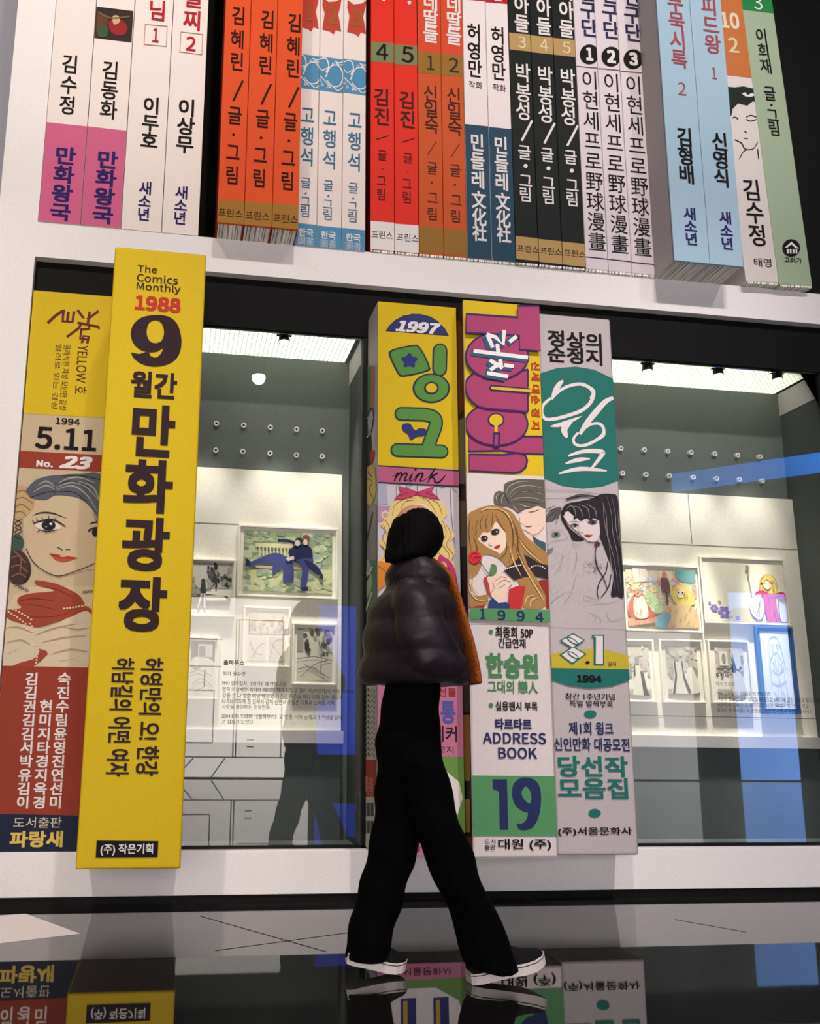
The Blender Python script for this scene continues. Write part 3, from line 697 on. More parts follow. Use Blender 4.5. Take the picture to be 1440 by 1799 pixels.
# --- magazine with the painted lady, partly behind the tall yellow one
CRB = mat((192, 174, 142), 0.65, noise=0.14); PLUM = mat((98, 30, 42)); BRK = mat((146, 58, 38)); NAV = mat((28, 36, 58))
F, done = book('magazine', 'yellow and brick-red magazine with a painted lady in red gloves, dated 5.11', 'magazine', G_LO, 0.02, -0.818, -0.38, LZ+0.001, 3.05, 0.38, CRB, bevel=0.004)
F.full(); F.poly([(30, 480), (260, 500), (250, 738), (10, 724.5)], YE, 1)
F.crop(0, 430, 3.395)
ST(F, [[(285, 468), (330, 425), (372, 396), (388, 396)], [(378, 396), (374, 458), (432, 462), (442, 398)], [(402, 455), (408, 400)]], PLUM, 17, 2, smooth=False)
ST(F, [[(462, 390), (500, 440)], [(588, 396), (520, 446)], [(535, 400), (524, 470)], [(462, 466), (592, 492), (588, 505)], [(398, 552), (470, 498), (486, 470)], [(486, 500), (478, 562), (530, 566)], [(524, 474), (534, 502), (492, 506)], [(488, 588), (498, 545), (530, 548), (520, 590)]], PLUM, 15, 2, smooth=False)
F.text('YELLOW 호', (490, 745), 70, 290, mat((70, 30, 36)), 2, 0.0, 0, True)
F.text('클래식한 지성 모던한 감성', (388, 790), 42, 390, mat((70, 34, 36)), 2, 0.0, 0, True)
F.text('컬러로 읽는 감성', (338, 785), 36, 385, mat((70, 34, 36)), 2, 0.0, 0, True)
F.text('1994', (405, 1055), 145, 38, INK, 2, 0.01)
F.text('5.11', (395, 1160), 365, 130, INK, 2, 0.015)
F.poly([(60, 1226), (700, 1260), (700, 1360), (60, 1326)], BRK, 1)
F.text('No.', (267, 1307), 100, 38, WHT, 2, 0.03); F.text('23', (453, 1300), 195, 76, WHT, 2, 0.03, 0.3)
# painted lady
F.crop(0, 800, 2.4316)
SK = mat((198, 178, 144)); HR = mat((84, 88, 96)); HRL = mat((152, 152, 148)); DK = mat((40, 36, 40)); GLV = mat((154, 66, 46)); CRM2 = mat((222, 202, 160)); FUR = mat((208, 192, 164)); FURD = mat((164, 146, 116))
F.poly([(62, 145), (100, 130), (130, 150), (150, 190), (140, 235), (100, 270), (62, 262)], mat((186, 158, 112)), 2, True)
ST(F, [[(70, 160), (100, 150), (130, 175)], [(66, 190), (100, 180), (140, 205)], [(64, 220), (95, 210), (130, 235)], [(64, 245), (92, 240), (112, 260)]], mat((120, 92, 60)), 3, 3)
F.poly([(60, 268), (102, 262), (98, 360), (110, 430), (50, 440)], mat((176, 152, 116)), 2)
ST(F, [[(64, 275), (92, 290), (66, 310), (94, 325), (62, 345), (92, 360)], [(92, 275), (64, 292), (92, 312), (64, 328), (90, 346)]], DK, 4, 3)
F.poly([(55, 350), (90, 345), (104, 380), (80, 420), (48, 415)], mat((56, 84, 70)), 3, True)
F.poly([(45, 420), (80, 405), (110, 425), (132, 470), (128, 520), (100, 548), (50, 545), (38, 480)], mat((66, 48, 44)), 3, True)
ST(F, [[(50, 440), (80, 430), (110, 460)], [(48, 480), (80, 470), (120, 500)], [(50, 520), (85, 505), (115, 525)], [(60, 410), (90, 440), (86, 500)]], mat((140, 96, 70)), 5, 4)
F.poly([(112, 170), (240, 130), (330, 140), (440, 240), (440, 470), (380, 488), (320, 505), (245, 516), (200, 500), (165, 475), (128, 430), (104, 350), (98, 260)], SK, 2, True)
F.poly([(112, 150), (150, 108), (200, 90), (260, 84), (345, 80), (440, 96), (450, 330), (425, 300), (405, 250), (370, 205), (322, 180), (240, 172), (196, 192), (140, 186), (120, 170)], HR, 3, True)
ST(F, [[(238, 132), (280, 104), (340, 96), (410, 120)], [(238, 140), (300, 118), (360, 130), (420, 190)], [(240, 148), (310, 132), (370, 170), (415, 240)], [(238, 138), (200, 112), (160, 130)], [(236, 148), (196, 130), (140, 160)], [(330, 110), (400, 140), (430, 220)]], HRL, 7, 4, taper=0.8)
ST(F, [[(238, 128), (300, 110), (380, 135)], [(238, 158), (320, 160), (390, 225)], [(235, 155), (190, 160), (130, 182)], [(236, 120), (236, 168)], [(400, 250), (420, 300), (436, 330)], [(262, 90), (340, 86), (430, 105)]], DK, 3.5, 4, taper=0.5)
ST(F, [[(140, 258), (175, 246), (225, 248), (286, 270)]], DK, 7, 4, taper=0.9)
ST(F, [[(386, 292), (420, 284), (440, 286)]], DK, 7, 4, taper=0.5)
F.poly([(150, 300), (180, 284), (215, 278), (245, 290), (262, 312), (240, 318), (205, 322), (172, 316)], mat((222, 212, 196)), 4, True)
F.disc((208, 300), 30, 22, mat((30, 30, 36)), 5); F.disc((218, 294), 7, 5, WHT, 6); F.disc((198, 306), 5, 4, mat((120, 122, 128)), 6)
ST(F, [[(142, 292), (175, 282), (215, 275), (250, 286), (282, 306)]], DK, 8, 6, taper=0.6)
ST(F, [[(165, 318), (205, 326), (245, 318)]], DK, 5, 6, taper=0.6)
ST(F, [[(150, 290), (138, 280)], [(165, 284), (155, 270)], [(185, 279), (178, 264)], [(210, 276), (208, 260)], [(235, 280), (240, 266)], [(172, 320), (160, 328)], [(200, 325), (196, 334)], [(228, 322), (232, 330)]], DK, 3, 6, smooth=False)
F.disc((408, 330), 15, 18, mat((30, 30, 36)), 5); ST(F, [[(376, 324), (400, 312), (440, 308)]], DK, 7, 6)
F.disc((322, 362), 18, 26, mat((198, 172, 136)), 3)
ST(F, [[(246, 394), (258, 399), (268, 406)], [(282, 404), (292, 402), (300, 404)]], DK, 3.5, 5)
F.poly([(210, 419), (245, 424), (275, 428), (300, 432), (332, 438), (300, 450), (270, 456), (240, 448), (225, 434)], mat((184, 70, 44)), 5); ST(F, [[(212, 421), (268, 437), (330, 439)]], mat((110, 36, 28)), 2.5, 6)
F.disc((268, 432), 16, 3.5, mat((226, 190, 150)), 6)
ST(F, [[(112, 400), (140, 452), (180, 488), (245, 516), (310, 500), (370, 478), (410, 460)]], DK, 3.5, 5)
ST(F, [[(60, 560), (100, 545), (124, 500)], [(124, 480), (122, 520), (100, 548)]], DK, 3, 5)
for x, y in ((85, 562), (95, 568), (106, 572), (117, 578), (360, 585), (372, 584), (384, 582), (396, 580)): F.stroke([(x-6, y), (x, y-5), (x+6, y), (x, y+5)], 2.2, DK, 5, closed=True)
F.poly([(10, 690), (60, 600), (130, 560), (400, 560), (400, 700)], mat((206, 186, 150)), 2)
F.poly([(152, 534), (200, 540), (250, 552), (310, 580), (345, 605), (365, 640), (392, 660), (386, 684), (330, 690), (240, 712), (180, 730), (120, 735), (70, 710), (20, 700), (22, 665), (90, 652), (74, 628), (84, 605), (130, 590), (230, 580), (195, 565), (155, 552)], GLV, 3, True)
ST(F, [[(80, 622), (150, 612), (230, 622)], [(76, 640), (150, 640), (240, 660)], [(170, 560), (240, 572), (320, 610)], [(120, 690), (220, 690), (300, 672)]], mat((118, 44, 30)), 3, 4, taper=0.5)
for i in range(9): F.disc((30+i*13, 648+i*4+i*i*0.35), 5, 4, CRM2, 5, 10)
for i in range(9): F.disc((26+i*12, 664+i*6+i*i*0.3), 5, 4, CRM2, 5, 10)
for i in range(9): F.disc((274+i*13, 655-i*1.2-i*i*0.12), 5, 4, CRM2, 5, 10)
F.poly([(0, 702), (60, 712), (110, 725), (180, 740), (250, 715), (300, 692), (390, 680), (420, 910), (0, 915)], FUR, 4, True)
ST(F, [[(20, 740), (80, 735), (140, 760)], [(150, 770), (230, 740), (330, 720)], [(180, 800), (270, 780), (370, 770)], [(30, 800), (90, 790), (130, 810)], [(220, 850), (300, 830), (380, 840)], [(30, 850), (80, 830)], [(260, 730), (330, 745), (385, 735)], [(250, 880), (320, 870)]], FURD, 7, 5, taper=0.8)
F.poly([(168, 826), (200, 836), (205, 850), (175, 880), (140, 905), (40, 905), (90, 885), (140, 872), (166, 850)], GLV, 5)
for p in ((165, 838), (160, 850), (158, 862), (157, 874), (155, 886), (130, 720), (138, 730), (134, 742), (140, 752), (140, 806), (156, 812)): F.disc(p, 4.5, 4, CRM2, 6, 10)
F.poly([(-40, 898), (460, 908), (460, 1540), (-40, 1530)], BRK, 6)
for k, nm in enumerate(('김 숙', '김 진', '권현수', '김미림', '김지윤', '서타영', '박경진', '유지연', '김옥선', '이경미')):
    y = 955+k*58.5
    for j, ch in enumerate(nm):
        F.col(ch, (138+j*69.5-k*4.2, y), (138+j*69.5-k*4.2, y), 58, 54, WHT, 7, 0.024)
F.poly([(-40, 1530), (460, 1541), (460, 1760), (-40, 1760)], NAV, 7)
F.text('도서출판', (162, 1567), 205, 46, mat((208, 200, 176)), 8); F.text('파랑새', (157, 1638), 226, 70, mat((222, 188, 92)), 8, 0.034)
done()

# --- the tall yellow magazine standing far out
DB = mat((50, 34, 38), 0.7)
F, done = book('magazine', 'tall plain yellow magazine pulled out from the shelf, big black 9 near its top', 'magazine', G_LO, -0.52, -0.366, 0.065, LZ+0.001, 3.052, 0.57, YE, bevel=0.010)
F.full()
F.text('The', (259, 473), 34, 13, DB, 2, 0.004); F.text('Comics', (276.6, 490.5), 72, 14, DB, 2, 0.004); F.text('Monthly', (278.5, 507), 77, 17, DB, 2, 0.004)
F.text('1988', (277.5, 534.5), 80, 26, mat((188, 52, 38)), 2, 0.025)
F.crop(0, 430, 3.395)
F.poly([(780, 530), (795, 478), (845, 435), (930, 420), (1010, 432), (1060, 480), (1081, 560), (1076, 630), (1046, 685), (992, 717), (920, 728), (850, 714), (803, 682), (783, 645), (830, 652), (882, 640), (898, 664), (928, 674), (955, 656), (970, 620), (935, 638), (885, 642), (828, 622), (792, 582)], DB, 2, True, holes=[[(925, 452), (962, 468), (978, 520), (964, 572), (926, 588), (890, 572), (874, 522), (888, 470)]])
F.full()
F.text('월간', (270.5, 677), 81, 47, DB, 2, 0.03)
F.text('만', (269.5, 757), 76, 92, DB, 2, 0.034); F.text('화', (260.7, 854.5), 86, 94, DB, 2, 0.034); F.text('광', (256, 956), 83, 95, DB, 2, 0.034); F.text('장', (250.5, 1061.5), 85, 97, DB, 2, 0.034)
F.text('허영만의 오! 한강', (263, 1258), 40, 207, DB, 2, 0.022, 0, True)
F.text('허남길의 어떤 여자', (211.5, 1258.5), 40, 208, DB, 2, 0.022, 0, True)
F.poly([(169.8, 1476.5), (278.2, 1477.5), (276.6, 1506.3), (168, 1507)], INK, 2); F.text('(주) 작은기획', (223, 1492.3), 92, 21, WHT, 3, 0.02)
done()

# --- mink magazine behind the person
LIL = mat((196, 188, 192), 0.65, noise=0.14); GRN = mat((86, 138, 62)); GLN = mat((32, 52, 70)); NVB = mat((44, 52, 112)); PKM = mat((176, 90, 124)); PKL = mat((188, 116, 144)); BLO = mat((222, 194, 124)); BLOD = mat((130, 96, 44))
Y = -0.20
F, done = book('magazine', 'yellow and pink magazine dated 1997 behind the walking person', 'magazine', G_LO, Y, 0.984, 1.413, LZ+0.001, 3.042, 0.25, LIL, mat((206, 202, 196), 0.65), bevel=0.005)
FR_, coverM = F, F.mb
F.full(); F.poly([(640, 480), (830, 480), (830, 826), (640, 817)], YE, 1)
F.crop(630, 510, 4.235)
F.poly([(198, 305), (225, 265), (270, 222), (330, 190), (400, 176), (460, 178), (530, 196), (590, 232), (640, 285), (670, 341)], GLN, 2); F.poly([(206, 302), (232, 264), (275, 226), (335, 195), (400, 182), (460, 184), (526, 202), (584, 238), (632, 288), (660, 335)], NVB, 3)
F.text('1997', (440, 279), 335, 84, WHT, 4, 0.03, 0.3)
def rdia(k): 
    c = (374, 526); return [(c[0]+(x-c[0])*k, c[1]+(y-c[1])*k) for x, y in ((222, 478), (240, 446), (330, 420), (420, 407), (450, 420), (495, 490), (528, 570), (522, 600), (430, 628), (330, 645), (295, 632), (255, 560))]
F.poly(rdia(1.0), GLN, 2, True); F.poly(rdia(0.9), GRN, 3, True)
F.poly([(374+58*(1+0.2*math.cos(5*a+1.5))*math.cos(a)*0.92, 527+52*(1+0.2*math.cos(5*a+1.5))*math.sin(a)*0.92) for a in [2*math.pi*i/40 for i in range(40)]], NVB, 4)
F.stroke([(603, 452), (600, 588)], 112, GLN, 2, False, cap=True); F.stroke([(603, 452), (600, 588)], 88, GRN, 3, False, cap=True)
F.disc((538, 730), 140, 111, GLN, 2); F.disc((538, 730), 126, 99, GRN, 3); F.disc((538, 730), 55, 48, GLN, 4); F.disc((538, 730), 41, 35, YE, 5)
for w, m, l in ((106, GLN, 2), (82, GRN, 3)):
    F.stroke([(316, 921), (420, 924), (500, 928), (560, 950), (572, 1000), (545, 1080), (510, 1180)], w, m, l, cap=True)
    F.stroke([(286, 1190), (614, 1201)], w, m, l, False, cap=True)
F.poly([(318, 1010), (350, 992), (385, 1000), (415, 1042), (450, 1028), (495, 1035), (500, 1055), (480, 1085), (430, 1092), (385, 1115), (365, 1075), (330, 1050)], NVB, 4, True)
F.full(); F.poly([(640, 815.5), (830, 828), (830, 857.5), (640, 848)], GLN, 2); F.poly([(640, 818), (830, 830.5), (830, 855), (640, 845.5)], PKM, 3)
F.crop(630, 510, 4.235)
ST(F, [[(292, 1358), (276, 1385), (262, 1424)], [(272, 1398), (300, 1366), (318, 1364), (310, 1392), (298, 1424)], [(308, 1398), (336, 1366), (356, 1366), (346, 1396), (338, 1418), (356, 1416)], [(398, 1362), (384, 1396), (378, 1420), (396, 1418)], [(442, 1360), (428, 1390), (414, 1426)], [(424, 1400), (452, 1368), (474, 1366), (464, 1396), (456, 1420), (474, 1418)], [(566, 1322), (540, 1372), (512, 1430)], [(528, 1402), (556, 1378), (588, 1362)], [(540, 1394), (560, 1404), (566, 1428), (590, 1432), (618, 1408), (640, 1380)]], INK, 13, 4, taper=0.45)
ST(F, [[(246, 1390), (268, 1372), (290, 1360)], [(356, 1416), (376, 1392), (396, 1364)], [(396, 1418), (418, 1390), (440, 1362)], [(474, 1418), (505, 1400), (540, 1362)]], INK, 4, 4)
F.disc((420, 1336), 9, 9, INK, 4)
# ribboned girl behind the person's head
F.crop(630, 800, 4.114)
F.poly([(130, 205), (200, 205), (210, 355), (130, 360)], mat((166, 166, 186)), 2); F.poly([(130, 365), (225, 368), (225, 480), (130, 480)], mat((176, 136, 168)), 2)
for k in range(10): F.disc((192+26*math.cos(k*.628), 432+26*math.sin(k*.628)), 11, 7, mat((224, 200, 170)), 3, 10, k*.628)
F.disc((192, 432), 14, 14, mat((200, 160, 120)), 4, 12)
ST(F, [[(270, 215), (272, 300)], [(345, 210), (348, 300)], [(420, 210), (422, 290)], [(560, 215), (564, 330)], [(660, 245), (668, 420), (690, 640)], [(540, 210), (600, 235), (650, 225), (712, 270)], [(280, 215), (330, 235), (400, 210)]], GLN, 3, 3)
F.poly([(215, 440), (225, 370), (270, 320), (340, 296), (430, 290), (540, 310), (610, 350), (640, 420), (610, 470), (650, 520), (690, 580), (655, 640), (700, 700), (668, 750), (700, 800), (690, 860), (640, 800), (590, 860), (520, 900), (300, 900), (150, 780), (190, 690), (150, 640), (200, 560), (155, 500), (200, 460)], BLO, 4, True)
ST(F, [[(240, 440), (260, 360), (340, 315), (410, 310)], [(300, 400), (330, 340), (400, 325)], [(430, 300), (500, 330), (560, 420)], [(500, 315), (570, 350), (600, 430)], [(600, 470), (630, 560), (600, 640), (650, 720), (630, 800)], [(630, 500), (665, 580), (630, 650), (680, 720), (660, 780)], [(580, 520), (600, 600), (570, 680), (610, 760)], [(170, 500), (190, 540), (170, 600), (200, 660)], [(190, 470), (220, 520), (200, 580)], [(160, 650), (190, 700), (170, 760)], [(330, 300), (350, 330)], [(460, 296), (470, 330)]], BLOD, 4, 5, taper=0.5)
F.disc((430, 470), 110, 120, mat((226, 206, 190)), 5)
for x in (392, 468): F.disc((x, 478), 17, 22, mat((60, 66, 110)), 6); F.disc((x+5, 470), 5, 6, WHT, 7)
ST(F, [[(370, 462), (392, 452), (414, 462)], [(446, 462), (468, 452), (490, 462)], [(412, 545), (430, 552), (448, 545)], [(428, 512), (434, 518)]], BLOD, 5, 7)
ST(F, [[(420, 275), (350, 245), (285, 232), (300, 262), (350, 275), (270, 300), (252, 325), (330, 318), (410, 290)], [(425, 275), (490, 245), (545, 228), (520, 262), (480, 275), (560, 300), (582, 325), (500, 310), (430, 290)]], mat((120, 40, 60)), 6, 5, smooth=False, closed=True)
F.poly([(420, 265), (350, 238), (282, 226), (302, 262), (262, 312), (255, 328), (340, 316), (415, 292)], mat((186, 62, 98)), 5); F.poly([(425, 265), (490, 242), (545, 224), (520, 262), (570, 305), (582, 328), (500, 312), (428, 292)], mat((186, 62, 98)), 5); F.disc((422, 278), 18, 16, mat((160, 46, 80)), 6)
F.poly([(130, 790), (180, 770), (230, 800), (230, 900), (160, 960), (130, 980)], mat((214, 132, 44)), 6, True)
F.poly([(570, 750), (620, 740), (680, 800), (710, 920), (730, 1100), (560, 1100)], mat((180, 56, 112)), 6, True)
F.disc((600, 800), 34, 30, mat((224, 190, 150)), 7)
ST(F, [[(585, 770), (630, 790), (660, 860)], [(130, 800), (180, 830), (200, 880)]], mat((100, 40, 40)), 3, 7)
# foot of the spine
F.full(); F.poly([(640, 1190), (840, 1190), (840, 1330), (640, 1326)], PKL, 2)
F.text('선물', (785, 1216), 32, 15, BRK, 3, 0.02); F.text('통', (786.5, 1251), 26, 40, mat((88, 86, 160)), 3, 0.03); F.text('티커', (781, 1289), 42, 28, DB, 3, 0.02); F.text('모지', (782, 1317), 28, 12, DB, 3)
F.poly([(640, 1326), (840, 1330), (840, 1478), (640, 1474)], mat((106, 146, 72)), 2); F.poly([(640, 1474), (840, 1478), (840, 1530), (640, 1530)], PKL, 2)
F.poly([(668, 1395), (690, 1355), (726, 1338), (772, 1345), (806, 1374), (812, 1402), (800, 1440), (762, 1462), (712, 1462), (680, 1440)], WHT, 3)
for x in (702, 757): F.poly([(x, 1362), (x+26, 1363), (x+26, 1446), (x, 1445)], NVB, 4); F.poly([(x+4, 1366), (x+11, 1366.3), (x+11, 1442), (x+4, 1441.7)], mat((196, 164, 64)), 5)
F.text('서울문화사', (748, 1489), 84, 13, DB, 3)
# printed cover side that faces left
S = Face(coverM, (0.984, 0, 0), (0, -1, 0), (0, 0, 1), clip=(-0.05, 0.185, LZ+0.01, 3.03))
S.crop(600, 500, 4.5)
S.poly([(180, 640), (290, 640), (290, 1330), (180, 1330)], mat((202, 196, 190)), 1)
S.poly([(188, 660), (240, 640), (238, 960), (205, 1060), (220, 1180), (186, 1240)], mat((92, 150, 82)), 2); S.poly([(240, 650), (268, 640), (262, 960), (232, 1010)], mat((186, 120, 124)), 2)
ST(S, [[(186, 660), (200, 690), (190, 860)], [(205, 1060), (235, 980), (258, 1010), (240, 1160), (186, 1250)]], NVB, 9, 3); ST(S, [[(205, 1062), (240, 1020), (256, 1060)], [(190, 1230), (240, 1170)], [(186, 900), (196, 700)]], WHT, 6, 4)
S.poly([(184, 1240), (235, 1190), (240, 1420), (200, 1480), (184, 1420)], mat((50, 76, 66)), 2, True); S.poly([(232, 1320), (265, 1310), (258, 1380), (235, 1440)], mat((200, 56, 44)), 3)
S.poly([(190, 1490), (230, 1430), (265, 1450), (275, 1640), (232, 1740), (192, 1690)], mat((222, 194, 108)), 3, True); ST(S, [[(205, 1530), (250, 1560), (225, 1620), (255, 1690)], [(215, 1480), (245, 1520)]], mat((90, 90, 80)), 7, 4)
S.full(); S.poly([(636, 885), (668, 885), (668, 985), (636, 985)], mat((150, 148, 146)), 2); S.poly([(636, 985), (668, 985), (668, 1215), (636, 1215)], mat((86, 132, 100)), 2)
S.poly([(639, 1000), (650, 985), (654, 1030), (642, 1050)], mat((178, 190, 160)), 3, True); ST(S, [[(642, 960), (650, 930), (656, 900)], [(640, 1030), (655, 1000)]], mat((60, 66, 66)), 3, 3); ST(S, [[(640, 990), (648, 1010), (656, 995)], [(642, 1080), (655, 1040)]], WHT, 2.5, 4)
S.poly([(636, 1205), (668, 1205), (668, 1335), (636, 1335)], mat((206, 200, 186)), 3)
for i in range(6):
    for j in range(13):
        S.stroke([(641+i*3.6, 1209+j*9.4+(i % 2)*3), (641+i*3.6, 1214+j*9.4+(i % 2)*3)], 1.7, DB, 4, False)
S.poly([(636, 1335), (668, 1335), (668, 1400), (636, 1400)], mat((168, 66, 56)), 3); S.text('특종', (650, 1382), 16, 34, mat((206, 130, 120)), 4, 0.03)
S.poly([(636, 1400), (668, 1400), (668, 1500), (636, 1500)], mat((200, 196, 184)), 3)
for i in range(3):
    for j in range(2): S.poly([(640+i*6.5, 1410+j*32), (645+i*6.5, 1410+j*32), (645+i*6.5, 1434+j*30), (640+i*6.5, 1434+j*30)], mat((70, 74, 74)), 4)
done()

# --- magazine with the big magenta logo
MG = mat((164, 66, 106)); OUT = mat((58, 38, 92)); YT = mat((214, 184, 28))
Y = -0.303
F, done = book('magazine', 'magazine with big magenta sideways logo, painted couple and a large number 19', 'magazine', G_LO, Y, 1.418, 1.833, LZ+0.001, 3.04, 0.355, mat((212, 202, 199), 0.6, noise=0.14), mat((34, 28, 27), 0.65), bevel=0.012)
F.full(); F.poly([(780, 480), (970, 480), (970, 838), (780, 829)], YT, 1)
F.crop(630, 510, 4.235)
def outl(pts, ly=3, smooth=False, w=14):
    F.poly(pts, MG, ly, smooth); F.stroke(pts, w, OUT, ly+1, smooth, closed=True)
outl([(815, 1085), (1400, 1090), (1400, 1222), (1180, 1215), (1060, 1195), (815, 1200)], 2)
outl([(818, 1222), (1075, 1226), (1180, 1212), (1236, 1230), (1250, 1270), (1238, 1318), (1200, 1352), (1150, 1362), (818, 1346)], 4)
F.disc((1020, 1000), 239, 165, OUT, 6); F.disc((1020, 1000), 225, 152, MG, 7)
F.poly([(995, 1060), (1050, 1060), (1042, 1175), (992, 1175)], OUT, 8); F.disc((1015, 970), 62, 54, OUT, 8); F.disc((1015, 970), 50, 42, YT, 9); F.poly([(1002, 990), (1028, 990), (1026, 1062), (1004, 1062)], YT, 9); F.poly([(1006, 1080), (1030, 1080), (1028, 1160), (1002, 1160)], MG, 9)
u_ = [(1250, 596), (1100, 630), (960, 600), (860, 620), (800, 670), (785, 730), (808, 800), (860, 856), (930, 884), (1060, 896), (1250, 912)]
F.poly(u_, MG, 10); F.stroke(u_, 14, OUT, 11, True); F.stroke([(985, 735), (1250, 757)], 46, OUT, 11, False, cap=True); F.stroke([(985, 735), (1270, 757)], 20, YT, 12, False, cap=True)
F.stroke([(1250, 596), (1250, 730)], 12, OUT, 12, False); F.stroke([(1250, 778), (1250, 912)], 12, OUT, 12, False)
F.disc((1020, 500), 239, 180, OUT, 13); F.disc((1020, 500), 225, 167, MG, 14)
outl([(1172, 128), (1400, 130), (1400, 468), (1184, 452), (1182, 350), (1040, 340), (788, 328), (788, 188), (1172, 214)], 15)
TEAL = mat((46, 92, 118))
tp = [[(945, 345), (985, 440)], [(940, 342), (1005, 362), (1062, 418), (1070, 310)], [(1108, 398), (1162, 356)], [(1018, 412), (1028, 500)], [(842, 464), (1245, 514)], [(962, 532), (1058, 592)], [(1038, 526), (1050, 590)], [(966, 606), (1052, 546)], [(1070, 570), (1142, 578)], [(942, 628), (1098, 654)]]
for p in tp: F.stroke([(x-16, y+10) for x, y in p], 50, TEAL, 17, False)
for p in tp: F.stroke(p, 28, mat((236, 230, 226)), 18, False)
F.full()
for ch, y in zip('신세대순정지', (643.5, 662, 683.5, 702.5, 725, 747)): F.text(ch, (940, y), 15, 15, mat((176, 60, 40)), 3, 0.03, 0, True)
F.poly([(780, 829.5), (975, 838), (990, 1100), (790, 1095)], mat((218, 208, 204)), 2)
# painted couple
F.crop(630, 800, 4.114)
MH = mat((96, 92, 82)); MHL = mat((176, 170, 152)); SKM = mat((232, 204, 184)); GH_ = mat((168, 126, 74)); GHL = mat((220, 190, 130)); GHD = mat((104, 70, 40)); MOUTH = mat((178, 54, 58))
F.poly([(1150, 400), (1200, 385), (1345, 360), (1345, 510), (1312, 570), (1275, 590), (1340, 640), (1345, 660), (1240, 640), (1225, 560), (1188, 538), (1200, 512), (1160, 490), (1160, 450)], SKM, 3)
F.poly([(972, 330), (978, 280), (1010, 258), (1044, 262), (1050, 210), (1110, 182), (1190, 172), (1280, 176), (1360, 200), (1360, 378), (1290, 366), (1240, 384), (1190, 396), (1150, 420), (1110, 390), (1060, 372), (1010, 372), (980, 355)], MH, 4, True)
ST(F, [[(1060, 290), (1080, 230), (1150, 195), (1230, 190)], [(1070, 300), (1130, 240), (1220, 220), (1320, 240)], [(1085, 310), (1150, 270), (1250, 260), (1335, 290)], [(1090, 330), (1160, 310), (1250, 310), (1335, 335)], [(1000, 350), (990, 300), (1020, 270)], [(1030, 360), (1030, 310), (1050, 280)], [(1110, 360), (1130, 390), (1150, 410)], [(1150, 350), (1200, 370), (1240, 375)]], MHL, 6, 5, taper=0.9)
ST(F, [[(1050, 270), (1060, 310), (1090, 350)], [(1100, 300), (1180, 260), (1300, 265)], [(1120, 340), (1200, 335), (1300, 350)], [(1010, 365), (1010, 310), (1035, 275)]], mat((50, 48, 46)), 5, 5, taper=0.7)
ST(F, [[(1222, 410), (1255, 408), (1298, 394)], [(1200, 384), (1250, 372)]], DK, 5, 5, taper=0.5); ST(F, [[(1198, 512), (1222, 516), (1246, 512)]], MOUTH, 8, 5, taper=0.6); ST(F, [[(1160, 450), (1160, 490), (1176, 492)], [(1188, 538), (1225, 560), (1250, 578)], [(1250, 578), (1300, 560), (1335, 515)]], mat((170, 120, 96)), 3.5, 5)
F.poly([(1250, 580), (1290, 610), (1345, 632), (1350, 710), (1300, 660), (1262, 630)], mat((62, 92, 98)), 5)
F.poly([(780, 450), (840, 396), (900, 372), (975, 364), (1050, 384), (1110, 420), (1160, 500), (1200, 580), (1290, 660), (1370, 720), (1370, 800), (1300, 780), (1240, 740), (1180, 700), (1210, 800), (1290, 920), (1340, 1010), (1350, 1080), (1290, 1112), (1220, 1108), (1170, 1080), (1180, 1000), (1140, 900), (1060, 800), (1000, 740), (900, 720), (880, 800), (850, 860), (800, 900), (800, 980), (850, 1020), (920, 1010), (925, 1070), (850, 1090), (780, 1060), (760, 700)], GH_, 6, True)
F.poly([(838, 520), (890, 470), (980, 470), (1040, 520), (1060, 600), (1058, 660), (1020, 712), (990, 700), (930, 670), (870, 625), (845, 580)], mat((236, 212, 188)), 7, True)
F.poly([(820, 500), (860, 440), (940, 410), (1010, 430), (1050, 500), (1060, 560), (1020, 520), (985, 480), (960, 530), (930, 560), (890, 560), (860, 600), (830, 560)], GH_, 8, True)
ST(F, [[(860, 450), (840, 520), (850, 570)], [(900, 430), (870, 490), (885, 550)], [(930, 425), (910, 490), (925, 550)], [(960, 420), (960, 470), (950, 520)], [(980, 430), (1010, 490), (1050, 550)], [(1030, 400), (1090, 480), (1110, 620), (1080, 780)], [(1080, 430), (1140, 560), (1150, 700), (1220, 850)], [(1110, 520), (1180, 640), (1300, 760)], [(1120, 640), (1180, 800), (1290, 960)], [(800, 460), (790, 560), (810, 700)], [(820, 580), (850, 680), (830, 800)], [(1060, 620), (1060, 700), (1000, 760)], [(790, 900), (810, 1000), (870, 1060)]], GHD, 6, 9, taper=0.8)
ST(F, [[(980, 378), (1070, 430), (1120, 560)], [(870, 410), (930, 385), (1000, 390)], [(1130, 560), (1200, 680), (1330, 790)], [(1140, 700), (1200, 830), (1300, 1000), (1330, 1060)], [(1080, 640), (1110, 760), (1170, 880)], [(805, 870), (790, 960), (840, 1040), (905, 1050)], [(830, 860), (815, 950), (870, 1010)], [(1190, 1090), (1210, 1030), (1260, 1010)], [(1230, 1100), (1240, 1050), (1290, 1030)]], GHL, 10, 9, taper=0.8)
F.disc((902, 607), 24, 19, mat((50, 46, 44)), 9, rot=-.3); F.disc((980, 560), 30, 19, mat((50, 46, 44)), 9, rot=-.3); F.disc((990, 556), 6, 5, WHT, 10); F.disc((908, 602), 5, 4, WHT, 10)
ST(F, [[(872, 600), (900, 586), (928, 600)], [(945, 556), (980, 538), (1018, 545)]], DK, 7, 10, taper=0.5); ST(F, [[(930, 640), (945, 658), (960, 650)]], mat((170, 120, 96)), 4, 9)
F.poly([(970, 668), (990, 655), (1004, 652), (1018, 648), (1010, 668), (990, 678)], MOUTH, 9, True)
